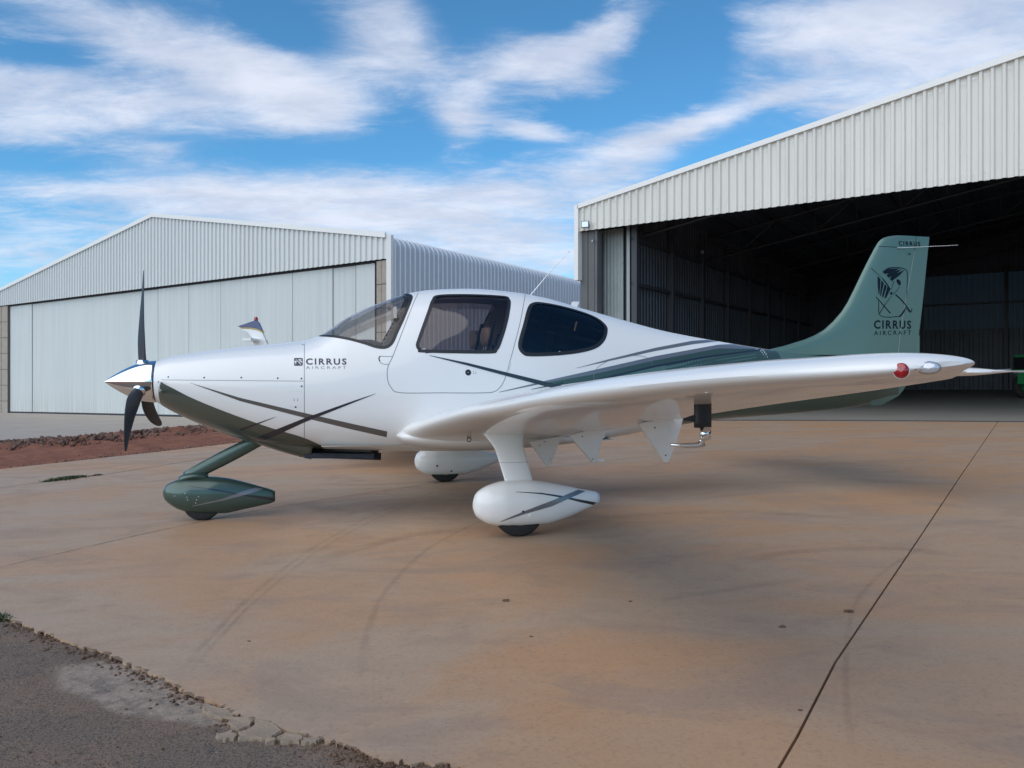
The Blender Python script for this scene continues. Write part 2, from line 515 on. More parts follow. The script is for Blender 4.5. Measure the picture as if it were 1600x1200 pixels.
class G:
    """geometry collector"""
    def __init__(self):
        self.v, self.f = [], []

    def add(self, vs, fs):
        n = len(self.v)
        self.v += [Vector(v) for v in vs]
        self.f += [tuple(i + n for i in f) for f in fs]

    def box(self, o, ax, ay, az_):
        """box from corner o along three edge vectors"""
        o, ax, ay, az_ = Vector(o), Vector(ax), Vector(ay), Vector(az_)
        p = [o, o + ax, o + ax + ay, o + ay]
        self.add(p + [q + az_ for q in p], [(0, 3, 2, 1), (4, 5, 6, 7), (0, 1, 5, 4), (1, 2, 6, 5), (2, 3, 7, 6), (3, 0, 4, 7)])

    def cbox(self, c, sx, sy, sz_):
        self.box((c[0] - sx / 2, c[1] - sy / 2, c[2] - sz_ / 2), (sx, 0, 0), (0, sy, 0), (0, 0, sz_))

    def tube(self, pts, r, n=10, cap=True):
        pts = [Vector(p) for p in pts]
        rs = r if isinstance(r, (list, tuple)) else [r] * len(pts)
        rings = []
        for i, p in enumerate(pts):
            d = (pts[min(i + 1, len(pts) - 1)] - pts[max(i - 1, 0)]).normalized()
            up = Vector((0, 0, 1)) if abs(d.z) < 0.9 else Vector((1, 0, 0))
            a = d.cross(up).normalized()
            b = d.cross(a).normalized()
            rings.append([p + (a * math.cos(2 * math.pi * k / n) + b * math.sin(2 * math.pi * k / n)) * rs[i] for k in range(n)])
        vs = [v for rg in rings for v in rg]
        fs = []
        for i in range(len(pts) - 1):
            for k in range(n):
                k2 = (k + 1) % n
                fs.append((i * n + k, i * n + k2, (i + 1) * n + k2, (i + 1) * n + k))
        if cap:
            fs.append(tuple(range(n - 1, -1, -1)))
            fs.append(tuple((len(pts) - 1) * n + k for k in range(n)))
        self.add(vs, fs)

    def make(self, name, m, parent=None, smooth=False, kind=None):
        return obj(name, self.v, self.f, m, parent, smooth, kind)


def loft(rings, closed=True, cap0=True, cap1=True):
    n = len(rings[0])
    vs = [Vector(p) for r in rings for p in r]
    fs = []
    for i in range(len(rings) - 1):
        for k in range(n if closed else n - 1):
            k2 = (k + 1) % n
            fs.append((i * n + k, i * n + k2, (i + 1) * n + k2, (i + 1) * n + k))
    if cap0:
        fs.append(tuple(range(n - 1, -1, -1)))
    if cap1:
        fs.append(tuple((len(rings) - 1) * n + k for k in range(n)))
    return vs, fs


def interp(tab, x):
    """monotone cubic through table [(x, y), ...]"""
    xs = [t[0] for t in tab]
    if x <= xs[0]:
        return tab[0][1]
    if x >= xs[-1]:
        return tab[-1][1]
    n = len(tab)
    i = 0
    while xs[i + 1] < x:
        i += 1

    def slope(j):
        if j == 0 or j == n - 1:
            k = 0 if j == 0 else n - 2
            return (tab[k + 1][1] - tab[k][1]) / (xs[k + 1] - xs[k])
        d0 = (tab[j][1] - tab[j - 1][1]) / (xs[j] - xs[j - 1])
        d1 = (tab[j + 1][1] - tab[j][1]) / (xs[j + 1] - xs[j])
        return 0 if d0 * d1 <= 0 else 2 * d0 * d1 / (d0 + d1)
    h = xs[i + 1] - xs[i]
    t = (x - xs[i]) / h
    m0, m1 = slope(i) * h, slope(i + 1) * h
    return ((2 * t ** 3 - 3 * t * t + 1) * tab[i][1] + (t ** 3 - 2 * t * t + t) * m0
            + (-2 * t ** 3 + 3 * t * t) * tab[i + 1][1] + (t ** 3 - t * t) * m1)


def lerp_line(pts, t):
    """point at fraction t of a polyline by length"""
    L = [0]
    for a, b in zip(pts, pts[1:]):
        L.append(L[-1] + math.dist(a, b))
    d = t * L[-1]
    for i in range(len(pts) - 1):
        if d <= L[i + 1] or i == len(pts) - 2:
            u = (d - L[i]) / max(L[i + 1] - L[i], 1e-9)
            return tuple(p + (q - p) * u for p, q in zip(pts[i], pts[i + 1]))


def catmull(pts, sub=6, closed=True):
    out = []
    n = len(pts)
    for i in range(n if closed else n - 1):
        if closed:
            p = [pts[(i + k) % n] for k in (-1, 0, 1, 2)]
        else:
            p = [pts[max(0, min(n - 1, i + k))] for k in (-1, 0, 1, 2)]
        for j in range(sub):
            t = j / sub
            out.append(tuple(0.5 * (2 * p[1][d] + (p[2][d] - p[0][d]) * t + (2 * p[0][d] - 5 * p[1][d] + 4 * p[2][d] - p[3][d]) * t * t
                       + (-p[0][d] + 3 * p[1][d] - 3 * p[2][d] + p[3][d]) * t ** 3) for d in range(len(p[0]))))
    if not closed:
        out.append(tuple(pts[-1]))
    return out


def inside(poly, x, y):
    c = False
    j = len(poly) - 1
    for i in range(len(poly)):
        xi, yi = poly[i][:2]
        xj, yj = poly[j][:2]
        if (yi > y) != (yj > y) and x < (xj - xi) * (y - yi) / (yj - yi) + xi:
            c = not c
        j = i
    return c


# ------------------------------------------------------------------ terrain
def terr(x, y):
    """paved ground drains gently towards the left of the site"""
    xs = max(-46.0, min(22.0, x))
    return 0.0236 * xs + 0.026


def ray(px, py):
    return Vector(((px - 800) / FOC, 1.0, (HOR - py) / FOC))


def gpt(px, py, dz_=0.0):
    """surveyed point of the paved ground"""
    r = ray(px, py)
    x, t = 0.0, 5.0
    for _ in range(30):
        t = (terr(x, 0) - CAM_H) / r.z
        x = r.x * t
    return Vector((x, t, terr(x, t) + dz_))


def subdiv_poly(name, poly, res, m, dz_=0.0, cut=None, kind='structure', noise_amp=0.0, thick=0.0):
    """flat polygon draped on the terrain as a grid sheet"""
    bm = bmesh.new()
    vs = [bm.verts.new((p[0], p[1], 0)) for p in poly]
    f0 = bm.faces.new(vs)
    bmesh.ops.triangulate(bm, faces=[f0])
    x0, x1 = min(p[0] for p in poly), max(p[0] for p in poly)
    y0, y1 = min(p[1] for p in poly), max(p[1] for p in poly)
    nx, ny = int((x1 - x0) / res), int((y1 - y0) / res)
    for i in range(1, nx + 1):
        bmesh.ops.bisect_plane(bm, geom=bm.verts[:] + bm.edges[:] + bm.faces[:], plane_co=(x0 + i * (x1 - x0) / (nx + 1), 0, 0), plane_no=(1, 0, 0))
    for i in range(1, ny + 1):
        bmesh.ops.bisect_plane(bm, geom=bm.verts[:] + bm.edges[:] + bm.faces[:], plane_co=(0, y0 + i * (y1 - y0) / (ny + 1), 0), plane_no=(0, 1, 0))
    for v in bm.verts:
        a = 0
        if noise_amp:
            a = noise_amp * (mnoise.fractal(Vector((v.co.x * 3, v.co.y * 3, 0)), 0.8, 2.0, 5))
        v.co.z = terr(v.co.x, v.co.y) + dz_ + a
    if thick:
        be = [e for e in bm.edges if e.is_boundary]
        r = bmesh.ops.extrude_edge_only(bm, edges=be)
        for v in [g for g in r['geom'] if isinstance(g, bmesh.types.BMVert)]:
            v.co.z -= thick
    bmesh.ops.recalc_face_normals(bm, faces=bm.faces[:])
    me = bpy.data.meshes.new(name)
    bm.to_mesh(me)
    bm.free()
    if me.polygons and sum(p.normal.z for p in me.polygons) < 0:
        me.flip_normals()
    return link(name, me, None, m, kind)


rnd = random.Random(4)

# base soil sheet to the horizon, a hand below the paving
gx = [-1500, -600, -200, -90, -46, -30, -15, 0, 10, 22, 60, 200, 600, 1500]
gy = [-600, -100, -20, 0, 10, 25, 50, 100, 300, 900, 2400]
obj('ground', [(x, y, terr(x, y) - 0.10) for y in gy for x in gx],
    [(j * len(gx) + i, j * len(gx) + i + 1, (j + 1) * len(gx) + i + 1, (j + 1) * len(gx) + i) for j in range(len(gy) - 1) for i in range(len(gx) - 1)],
    M['soil'], kind='structure')

# the ragged line where apron meets asphalt (from left, to the right and nearer)
EDGE_PX = [(-420, 870), (-200, 905), (-60, 950), (0, 964), (30, 972), (60, 985), (95, 996), (130, 1010), (158, 1016), (190, 1031), (225, 1043), (262, 1060), (285, 1075), (300, 1086), (335, 1098), (362, 1108),
           (372, 1117), (420, 1127), (455, 1142), (500, 1152), (530, 1160), (560, 1172), (600, 1183), (640, 1190), (700, 1194), (760, 1207), (860, 1225), (1050, 1262), (1300, 1320)]
edge = []
for i, p in enumerate(EDGE_PX):
    edge.append(gpt(*p))
redge = []
for i, (a, b) in enumerate(zip(edge, edge[1:])):
    n = 7 if 3 < i < 26 else 2
    for k in range(n):
        q = a.lerp(b, k / n)
        j = 0.012 if 3 < i < 26 else 0.0
        redge.append(Vector((q.x + rnd.uniform(-j, j), q.y + rnd.uniform(-j, j) * 1.3, 0)))
redge.append(Vector((edge[-1].x, edge[-1].y, 0)))

# expansion joint running away on the right
J = [gpt(1219, 1212), gpt(1245, 1152), gpt(1305, 1035), gpt(1430, 850), gpt(1500, 745), gpt(1563, 655)]
jd = (J[-1] - J[0]).normalized()
jfar, jnear = J[-1] + jd * 5, J[0] - jd * 0.9
jp = [jnear] + J[1:-1] + [jfar]
# joint on the left, running from the asphalt side under the plane
L0, L1 = gpt(-300, 800), gpt(0, 762)
L2, L3 = gpt(160, 742), gpt(385, 706)
L4 = L3 + (L3 - L2).normalized() * 12
jl = [L0 + (L0 - L1).normalized() * 2, L1, L2, L3, L4]


def offs(line, d):
    out = []
    for i, p in enumerate(line):
        t = (line[min(i + 1, len(line) - 1)] - line[max(i - 1, 0)])
        n = Vector((-t.y, t.x, 0)).normalized()
        out.append(Vector((p.x + n.x * d, p.y + n.y * d, 0)))
    return out


# dirt strip edges
D_near = [gpt(-500, 790), gpt(-150, 752), gpt(0, 733), gpt(100, 722), gpt(200, 711), gpt(300, 700), gpt(385, 690), gpt(470, 676), gpt(560, 666)]
D_far = [gpt(-500, 722), gpt(-150, 703), gpt(0, 695), gpt(100, 690), gpt(200, 680), gpt(300, 671), gpt(385, 667), gpt(470, 663), gpt(560, 661)]

jr1 = offs(jp, 0.005)     # left lip of the right joint
jr2 = offs(jp, -0.005)
jl1 = offs(jl, 0.014)
jl2 = offs(jl, -0.014)
FL = gpt(1030, 657)
FR = gpt(1700, 659)
# slab A: main apron between asphalt edge, left joint and right joint
polyA = redge + [jr1[0]] + jr1[1:] + [Vector((2.0, jr1[-1].y + 0.1, 0))] + [p for p in reversed(jl2)][1:]
polyA = [p for p in redge if p.x < jr1[0].x] + list(jr1) + [Vector((jl2[-1].x, jr1[-1].y, 0))] + list(reversed(jl2))
subdiv_poly('apron', polyA, 0.9, M['apron'], thick=0.06)
polyB = [jr2[0] + Vector((0, 0, 0)), Vector((3, jr2[0].y - 0.4, 0)), Vector((24, -2, 0)), Vector((24, 24, 0)), Vector((jr2[-1].x, 24, 0))] + list(reversed(jr2))[0:-1]
subdiv_poly('apron', polyB, 0.9, M['apron'], thick=0.06)
polyC = list(jl1) + [Vector((jl1[-1].x, 24, 0)), Vector((D_far[-1].x + 3, 24, 0))] + list(reversed([Vector((p.x, p.y, 0)) for p in D_near]))
subdiv_poly('apron', polyC, 0.9, M['apron'], thick=0.06)

# forecourt before the far hangar
fc = [Vector((p.x, p.y, 0)) for p in D_far] + [Vector((D_far[-1].x + 3.2, 24.05, 0)), Vector((4.2, 44, 0)), Vector((-45, 52, 0)), Vector((-60, 30, 0))]
subdiv_poly('forecourt', fc, 1.2, M['forecourt'], -0.012, thick=0.05)

# dirt strip: a low bank with its crest along the far edge
rows, cols = 34, 260
dv = []
for j in range(rows):
    for i in range(cols):
        t = i / (cols - 1)
        a = Vector(lerp_line([tuple(p) for p in D_near], t))
        b = Vector(lerp_line([tuple(p) for p in D_far], t))
        s = j / (rows - 1)
        p = a.lerp(b, s)
        fz = mnoise.fractal(Vector((p.x * 2.1, p.y * 2.1, 3)), 0.7, 2.0, 6)
        ed = min(1, s / 0.07, (1 - s) / 0.05)
        crest = math.exp(-((s - 0.86) / 0.10) ** 2) * (0.11 + 0.10 * fz)
        ruts = 0.02 * math.sin(s * 34 + fz * 1.5) * (1 if s < 0.72 else 0)
        dv.append((p.x, p.y, terr(p.x, p.y) - 0.03 + ed * (0.022 + crest + ruts * 0.8 + 0.022 * fz)))
df = [(j * cols + i, j * cols + i + 1, (j + 1) * cols + i + 1, (j + 1) * cols + i) for j in range(rows - 1) for i in range(cols - 1)]
obj('dirt_strip', dv, df, M['soil'], smooth=True, kind='structure')


def rocks(name, spots, m, label, cat, seed=1):
    r = random.Random(seed)
    g = G()
    bm = bmesh.new()
    bmesh.ops.create_icosphere(bm, subdivisions=1, radius=1)
    bv = [v.co.copy() for v in bm.verts]
    bf = [tuple(v.index for v in f.verts) for f in bm.faces]
    bm.free()
    for (x, y, z, s) in spots:
        rot = Matrix.Rotation(r.uniform(0, 6.3), 3, 'Z') @ Matrix.Rotation(r.uniform(0, 6.3), 3, 'X')
        sc = Vector((r.uniform(0.6, 1.3), r.uniform(0.6, 1.3), r.uniform(0.45, 0.9)))
        vs = []
        for v in bv:
            q = v * r.uniform(0.75, 1.2)
            q = rot @ Vector((q.x * sc.x, q.y * sc.y, q.z * sc.z))
            vs.append(Vector((x, y, z)) + q * s)
        g.add(vs, bf)
    o = g.make(name, m)
    tag(o, label, cat, kind='stuff')
    return o


sp = []
for _ in range(5200):
    t = rnd.random()
    a = Vector(lerp_line([tuple(p) for p in D_near], t))
    b = Vector(lerp_line([tuple(p) for p in D_far], t))
    s = min(0.995, max(0.62, rnd.gauss(0.88, 0.08)))
    p = a.lerp(b, s)
    hgt = math.exp(-((s - 0.86) / 0.10) ** 2) * 0.105
    sp.append((p.x, p.y, terr(p.x, p.y) + hgt + rnd.uniform(-0.01, 0.015), rnd.choice((0.012, 0.018, 0.025, 0.035, 0.05, 0.065)) * rnd.uniform(0.6, 1.2)))
rocks('clod_bank', sp, M['clod'], 'crumbly brown clods heaped along the back of the red dirt strip', 'rubble', 3)
sp = []
for _ in range(900):
    t = rnd.random() ** 0.8
    a = Vector(lerp_line([tuple(p) for p in D_near], t))
    b = Vector(lerp_line([tuple(p) for p in D_far], t))
    p = a.lerp(b, abs(rnd.gauss(0.02, 0.05)))
    sp.append((p.x, p.y, terr(p.x, p.y) + 0.003, rnd.choice((0.005, 0.008, 0.012, 0.02))))
rocks('edge_crumbs', sp, M['crumb'], 'pale concrete crumbs along the near edge of the red dirt strip', 'rubble', 5)

# asphalt in the near left corner
ap = [Vector((p.x, p.y, 0)) for p in redge if p.x < 1.6]
poly = [Vector((-9, -2, 0)), Vector((ap[-1].x, -2, 0))] + list(reversed(ap)) + [Vector((-9, ap[0].y, 0))]
near = [Vector((-3.2, 1.6, 0)), Vector((ap[-1].x, 1.6, 0))] + list(reversed(ap)) + [Vector((-3.2, ap[0].y, 0))]
subdiv_poly('asphalt_road', poly, 0.06 if False else 0.12, M['asphalt'], -0.014, noise_amp=0.006)
sp = []
for _ in range(4200):
    i = rnd.randrange(len(redge) - 1)
    a, b = redge[i], redge[i + 1]
    if (b - a).length > 0.2 and rnd.random() < 0.5:
        continue
    p = a.lerp(b, rnd.random())
    n = Vector((b - a)).normalized()
    n = Vector((n.y, -n.x, 0))
    dens_ = mnoise.noise(Vector((p.x * 2.2, p.y * 2.2, 5)))
    if rnd.random() > 0.65 + 1.1 * dens_:
        continue
    d = abs(rnd.gauss(0, 0.05)) - 0.008
    p = p + n * d
    s = rnd.choice((0.002, 0.002, 0.003, 0.004, 0.006, 0.010)) * rnd.uniform(0.7, 1.3)
    sp.append((p.x, p.y, terr(p.x, p.y) - 0.016 + s * 0.3, s))
rocks('rubble_edge', sp, M['rubble'], 'crumbled brown edge between the asphalt and the concrete apron', 'rubble', 8)
sp = []
for _ in range(5200):
    x, y = rnd.uniform(-3.2, 0.4), rnd.uniform(2.3, 4.6)
    if not inside([(p.x, p.y) for p in poly], x, y):
        continue
    s = rnd.choice((0.002, 0.003, 0.003, 0.005, 0.007)) * rnd.uniform(0.7, 1.3)
    sp.append((x, y, terr(x, y) - 0.020 + s * 0.4, s))
rocks('loose_gravel', sp, M['rubble'], 'loose grey and brown gravel lying on the worn asphalt', 'gravel', 9)

# broken concrete pieces at the edge
PIECES = [([(356, 1118), (398, 1124), (390, 1134), (374, 1140), (360, 1134)], 'small wedge of broken concrete next to the grey worn patch'),
          ([(401, 1122), (425, 1127), (441, 1141), (425, 1151), (374, 1154), (372, 1144), (392, 1136)], 'largest broken concrete piece in the crumbled apron edge'),
          ([(445, 1143), (475, 1150), (466, 1158), (436, 1158), (430, 1152)], 'flat five sided concrete shard right of the largest piece'),
          ([(336, 1146), (362, 1141), (369, 1147), (366, 1153), (340, 1156)], 'concrete chip standing free at the asphalt end'),
          ([(478, 1151), (505, 1153), (495, 1158), (470, 1158)], 'thin concrete sliver at the right end of the broken pieces'),
          ([(418, 1154), (432, 1153), (428, 1159), (416, 1159)], 'tiny concrete bit below the gap between two larger pieces'),
          ([(318, 1098), (352, 1107), (366, 1116), (360, 1122), (335, 1117), (316, 1108)], 'grey crumbling concrete lip above the broken pieces')]
for pts, lab in PIECES:
    P0 = [gpt(*p) for p in pts]
    P = []
    for a_, b_ in zip(P0, P0[1:] + P0[:1]):
        for k_ in range(4):
            q_ = a_.lerp(b_, k_ / 4)
            P.append(q_ + Vector((rnd.uniform(-.007, .007), rnd.uniform(-.009, .009), 0)) * (1 if k_ else 0.5))
    c = sum(P, Vector()) / len(P)
    top, mid, bot = [], [], []
    for p in P:
        d = p - c
        top.append(c + d * 0.95 + Vector((0, 0, -0.001 + rnd.uniform(0, 0.003))))
        mid.append(c + d + Vector((0, 0, -0.006)))
        bot.append(c + d * 1.02 + Vector((0, 0, -0.04)))
    vs, fs = loft([bot, mid, top])
    tag(obj('concrete_fragment', [v - c for v in vs], fs, M['brokenslab']), lab, 'broken concrete', 'broken concrete pieces along the apron edge').location = c

# small clods scattered on the apron
for k, (x, y, s, lab) in enumerate([(791, 939, .016, 'dark soil lump on the apron between the main wheel and the photo bottom'), (985, 940, .008, 'tiny clod on the apron under the wing middle'),
                                    (1326, 956, .018, 'brown flat clod just left of the expansion joint'), (1222, 980, .013, 'soil crumb left of the flat clod'),
                                    (830, 995, .007, 'speck of soil below and right of the dark lump'), (389, 1002, .006, 'small stone on the apron left of centre near the asphalt'),
                                    (1250, 1110, .006, 'pebble right beside the expansion joint near the photo bottom')]):
    p = gpt(x, y, 0)
    vs, fs = [], []
    bm = bmesh.new()
    bmesh.ops.create_icosphere(bm, subdivisions=2, radius=1)
    for v in bm.verts:
        q = v.co * (1 + 0.5 * mnoise.noise(v.co * 1.7 + Vector((k * 5, 0, 0))))
        vs.append((q.x * s * 1.3, q.y * s, max(-0.2, q.z) * s * 0.6))
    fs = [tuple(v.index for v in f.verts) for f in bm.faces]
    bm.free()
    o = tag(obj('soil_clod', vs, fs, M['rubble']), lab, 'clod', 'loose clods on the apron')
    o.location = (p.x, p.y, p.z + s * 0.12)

# weeds in the left joint and at the asphalt edge


def weeds(name, a, b, width, n, h, label, seed):
    r = random.Random(seed)
    g = G()
    for _ in range(n):
        t = r.random()
        env = math.sin(math.pi * min(1, max(0, t))) ** 0.6
        p = a.lerp(b, t) + Vector((r.gauss(0, 1) * width * env, r.gauss(0, 1) * width * env * 0.6, 0))
        ang, hh = r.uniform(0, 6.3), h * r.uniform(0.4, 1.1) * env
        d = Vector((math.cos(ang), math.sin(ang), 0))
        s = Vector((-d.y, d.x, 0)) * r.uniform(0.003, 0.006)
        z0 = Vector((p.x, p.y, terr(p.x, p.y) - 0.01))
        tip = z0 + d * hh * 0.8 + Vector((0, 0, hh))
        md = z0 + d * hh * 0.3 + Vector((0, 0, hh * 0.65))
        g.add([z0 - s, z0 + s, md + s * 1.5, md - s * 1.5, tip], [(0, 1, 2, 3), (3, 2, 4)])
    o = g.make(name, M['weed'])
    tag(o, label, 'weeds', kind='stuff')


weeds('weed_patch', gpt(66, 754), gpt(138, 743), 0.06, 1500, 0.045, 'low green weeds growing in the apron joint beyond the nose wheel', 1)
weeds('weed_patch', gpt(-60, 956), gpt(22, 968), 0.03, 420, 0.03, 'tuft of green grass at the far left end of the asphalt edge', 2)
weeds('weed_patch', gpt(140, 744), gpt(162, 742), 0.015, 120, 0.035, 'sparse dry weeds at the right end of the joint weeds', 3)

# tyre marks and scuffs (flat, a few mm over the slab)


def mark(pts_px, width, m=None, name='tyre_mark'):
    P = [gpt(*p) for p in pts_px]
    P = [Vector(q) for q in catmull([tuple(p) for p in P], 10, False)]
    vs, fs, uvs = [], [], []
    for i, p in enumerate(P):
        t = (P[min(i + 1, len(P) - 1)] - P[max(i - 1, 0)]).normalized()
        n = Vector((-t.y, t.x, 0)).normalized() * width / 2
        for q in (p - n, p + n):
            vs.append((q.x, q.y, terr(q.x, q.y) + 0.004))
        if i:
            fs.append((2 * i - 2, 2 * i, 2 * i + 1, 2 * i - 1))
    me = mesh(name, vs, fs)
    uv = me.uv_layers.new(name='UVMap')
    for poly_ in me.polygons:
        for li in poly_.loop_indices:
            vi = me.loops[li].vertex_index
            uv.data[li].uv = ((vi // 2) / (len(P) - 1), vi % 2)
    link(name, me, None, m or M['tyremark'], 'structure')


mark([(275, 1060), (330, 995), (400, 925), (500, 850), (620, 790), (760, 745)], 0.045)
mark([(290, 1058), (343, 997), (413, 927), (511, 853), (630, 793), (770, 748)], 0.035)
mark([(560, 1075), (575, 985), (610, 915), (690, 845), (820, 790), (1000, 740)], 0.05)
mark([(1335, 1205), (1322, 1080), (1325, 990), (1345, 930), (1400, 880), (1480, 840)], 0.035)
mark([(1150, 880), (1250, 862), (1400, 858), (1500, 870)], 0.18)
mark([(800, 845), (950, 810), (1150, 800), (1350, 812)], 0.22)
mark([(480, 880), (640, 838), (780, 822)], 0.2)
mark([(1020, 940), (1120, 925), (1260, 905)], 0.10)
M['crack'] = markmat('dirt_filled_crack', (0.06, 0.045, 0.035), 0.85)
mark([(-160, 930), (0, 887), (90, 866), (200, 840), (330, 812), (420, 795), (600, 767), (760, 744), (940, 721), (1100, 706), (1280, 694), (1500, 684)], 0.016, M['crack'], 'apron_crack')

# ------------------------------------------------------------------ hangars
VPX = -872.0
UF = Vector(((VPX - 800) / FOC, 1.0, 0))           # facade direction, to the left and away
UFn = UF.normalized()
NF = Vector((-UFn.y, UFn.x, 0))                     # facade normal
if NF.y > 0:
    NF = -NF


class Facade:
    def __init__(self, px, D):
        self.o = Vector(((px - 800) / FOC * D, D, 0))

    def at(self, px, back=0.0):
        """point of the facade plane (moved back by `back` metres) seen at px"""
        o = self.o - NF * back
        k = (px - 800) / FOC
        t = (k * o.y - o.x) / (UF.x - k * UF.y)
        return o + UF * t

    def z(self, px, py, back=0.0):
        return CAM_H + (HOR - py) / FOC * self.at(px, back).y


Z = Vector((0, 0, 1))


def ribbed(g, p0, p1, zb, zt, pitch, depth, nrm, prof=((0, 0), (0.52, 0), (0.60, 1), (0.92, 1))):
    """vertical trapezoid sheeting between plan points; zb / zt give bottom and top height at fraction t"""
    L = (p1 - p0).length
    d = (p1 - p0) / L
    xs = []
    n = int(L / pitch)
    pitch = L / n
    for i in range(n):
        for a, b in prof:
            xs.append(((i + a) * pitch, b * depth))
    xs.append((L, 0))
    base_ = len(g.v)
    for x, h in xs:
        q = p0 + d * x + nrm * h
        t = x / L
        g.v.append(Vector((q.x, q.y, zb(t))))
        g.v.append(Vector((q.x, q.y, zt(t))))
    for i in range(len(xs) - 1):
        a = base_ + 2 * i
        g.f.append((a, a + 2, a + 3, a + 1))


# ---- far left hangar
HL = Facade(605, 22.4)
lc = HL.at(605)          # right (near) corner
ll = HL.at(-6)           # left corner
lp = HL.at(240)          # ridge
far = thing('hangar', 'closed pale hangar behind the propeller with ribbed gable over wide sliding doors', 'hangar', (lc.x, lc.y, terr(lc.x, lc.y)))


def rel(g, o):
    loc = o.location
    g.v = [v - loc for v in g.v]


def part(g, name, m, parent, smooth=False, kind=None):
    rel(g, parent)
    return g.make(name, m, parent, smooth, kind)


z_eave = HL.z(605, 366)
z_peak = HL.z(240, 335)
z_door = HL.z(605, 404)
z_eaveL = z_eave + 0.02


def ztopL(p):
    if (p - lc).length < (lp - lc).length:
        return z_eave + (z_peak - z_eave) * (p - lc).length / (lp - lc).length
    return z_peak + (z_eaveL - z_peak) * (p - lp).length / (ll - lp).length


g = G()
ribbed(g, lc, lp, lambda t: z_door, lambda t: ztopL(lc.lerp(lp, t)) - 0.05, 0.225, 0.048, NF)
ribbed(g, lp, ll, lambda t: z_door, lambda t: ztopL(lp.lerp(ll, t)) - 0.05, 0.225, 0.048, NF)
part(g, 'gable_cladding', M['sheetblue'], far)
# rake flashing, one piece each side
for a, b in ((lc, lp), (lp, ll)):
    g = G()
    A = Vector((a.x, a.y, ztopL(a) - 0.10)) + NF * 0.03
    B = Vector((b.x, b.y, ztopL(b) - 0.10)) + NF * 0.03
    g.box(A, B - A, NF * 0.06, Z * 0.14)
    part(g, 'rake_flashing', M['flash'], far)
# dark strip painted in as the shadow gap over the doors
g = G()
A = HL.at(605) - NF * 0.12
B = HL.at(-6) - NF * 0.12
g.box(Vector((A.x, A.y, z_door - 0.05)), B - A, -NF * 0.5, Z * 0.10)
part(g, 'door_shadow_gap', M['blackgap'], far)
# door leaves
zb_door = terr(-20, 0) - 0.5
seams = [586, 556, 520, 457, 345, 295, 247, 50, 14]
for i, (a, b) in enumerate(zip(seams, seams[1:])):
    back = 0.14 + (0.03 if i in (1, 6) else 0.0)
    A, B = HL.at(a, back), HL.at(b, back)
    dd = (B - A).normalized()
    A = A + dd * 0.008
    B = B - dd * 0.008
    g = G()
    zt_ = z_door - 0.06
    ribbed(g, A, B, lambda t: terr(A.x + (B.x - A.x) * t, 0) + 0.05, lambda t: zt_, 0.10, 0.006, NF, ((0, 0), (0.25, 0.7), (0.5, 1), (0.75, 0.7)))
    leaf = part(g, 'door_leaf', M['door'], far, smooth=False)
    g = G()
    g.box(Vector((A.x, A.y, terr(A.x, 0) - 0.3)) - NF * 0.02, B - A, -NF * 0.05, Z * (zt_ - terr(A.x, 0) + 0.3))
    o = part(g, 'leaf_frame', M['jamb'], far)
    # bottom rubber
    g = G()
    g.box(Vector((A.x, A.y, terr(A.x, 0) - 0.02)) - NF * 0.01, Vector((B.x - A.x, B.y - A.y, terr(B.x, 0) - terr(A.x, 0))), NF * 0.03, Z * 0.075)
    part(g, 'bottom_seal', M['blackgap'], far)
# masonry piers at both ends of the doors
for a, b in ((604, 588), (12, -8)):
    A, B = HL.at(a, 0.03), HL.at(b, 0.03)
    z0 = terr(A.x, 0) - 0.2
    n = 7
    hh = (z_door - 0.02 - z0) / n
    g = G()
    g.box(Vector((A.x, A.y, z0)) - NF * 0.012, (B - A), -NF * 0.35, Z * (z_door - z0 - 0.03))
    part(g, 'pier_core', M['mortar'], far)
    for k in range(n):
        g = G()
        mid_ = 0.5 if k % 2 else 0.5
        for (s, e) in ((0.02, mid_ - 0.02), (mid_ + 0.02, 0.98)):
            g.box(Vector((A.x, A.y, z0 + k * hh + 0.012)) + (B - A) * s, (B - A) * (e - s), -NF * 0.06, Z * (hh - 0.024))
        part(g, 'block', M['block'], far)
# corner flashing strip
g = G()
g.box(Vector((lc.x, lc.y, terr(lc.x, 0) - 0.1)) + NF * 0.035, Vector((0.13, -0.01, 0)), -NF * 0.1, Z * (z_eave - terr(lc.x, 0) + 0.08))
part(g, 'corner_flashing', M['flash'], far)
# side wall with rounded eave
US = Vector(((1553 - 800) / FOC, 1, 0)).normalized()
NS = Vector((US.y, -US.x, 0))
side0 = lc + Vector((0.13, 0, 0))
SL = 26.0
g = G()
prof = ((0, 0), (0.52, 0), (0.60, 1), (0.92, 1))
n = int(SL / 0.225)
pitch = SL / n
R = 0.30
xs = []
for i in range(n):
    for a, b in prof:
        xs.append(((i + a) * pitch, b * 0.022))
zb = terr(lc.x, 0) - 0.3
roof_pitch = (z_peak - z_eave) / (lp - lc).length
colz = []
arc = []
z_s = z_eave - 0.03 - R * 1.0
for k in range(9):
    th = rad(90 - 9) * k / 8
    arc.append((R * (1 - math.cos(th)), z_s + R * math.sin(th), Vector((0, 0, 1)) * math.sin(th) + NS * math.cos(th)))
rowsn = [(0.0, zb, NS)] + arc + [(R + 1.2, z_s + R * 0.99 + 1.0 * roof_pitch, Z)]
for x, h in xs:
    for (inn, zz_, nn) in rowsn:
        q = side0 + US * x - NS * inn + nn * h
        g.v.append(Vector((q.x, q.y, zz_ + nn.z * h)))
m_ = len(rowsn)
for i in range(len(xs) - 1):
    for k in range(m_ - 1):
        a = i * m_ + k
        g.f.append((a, a + m_, a + m_ + 1, a + 1))
part(g, 'side_cladding', M['sheetside'], far)
g = G()
bk = US * SL
lc2 = side0 + bk
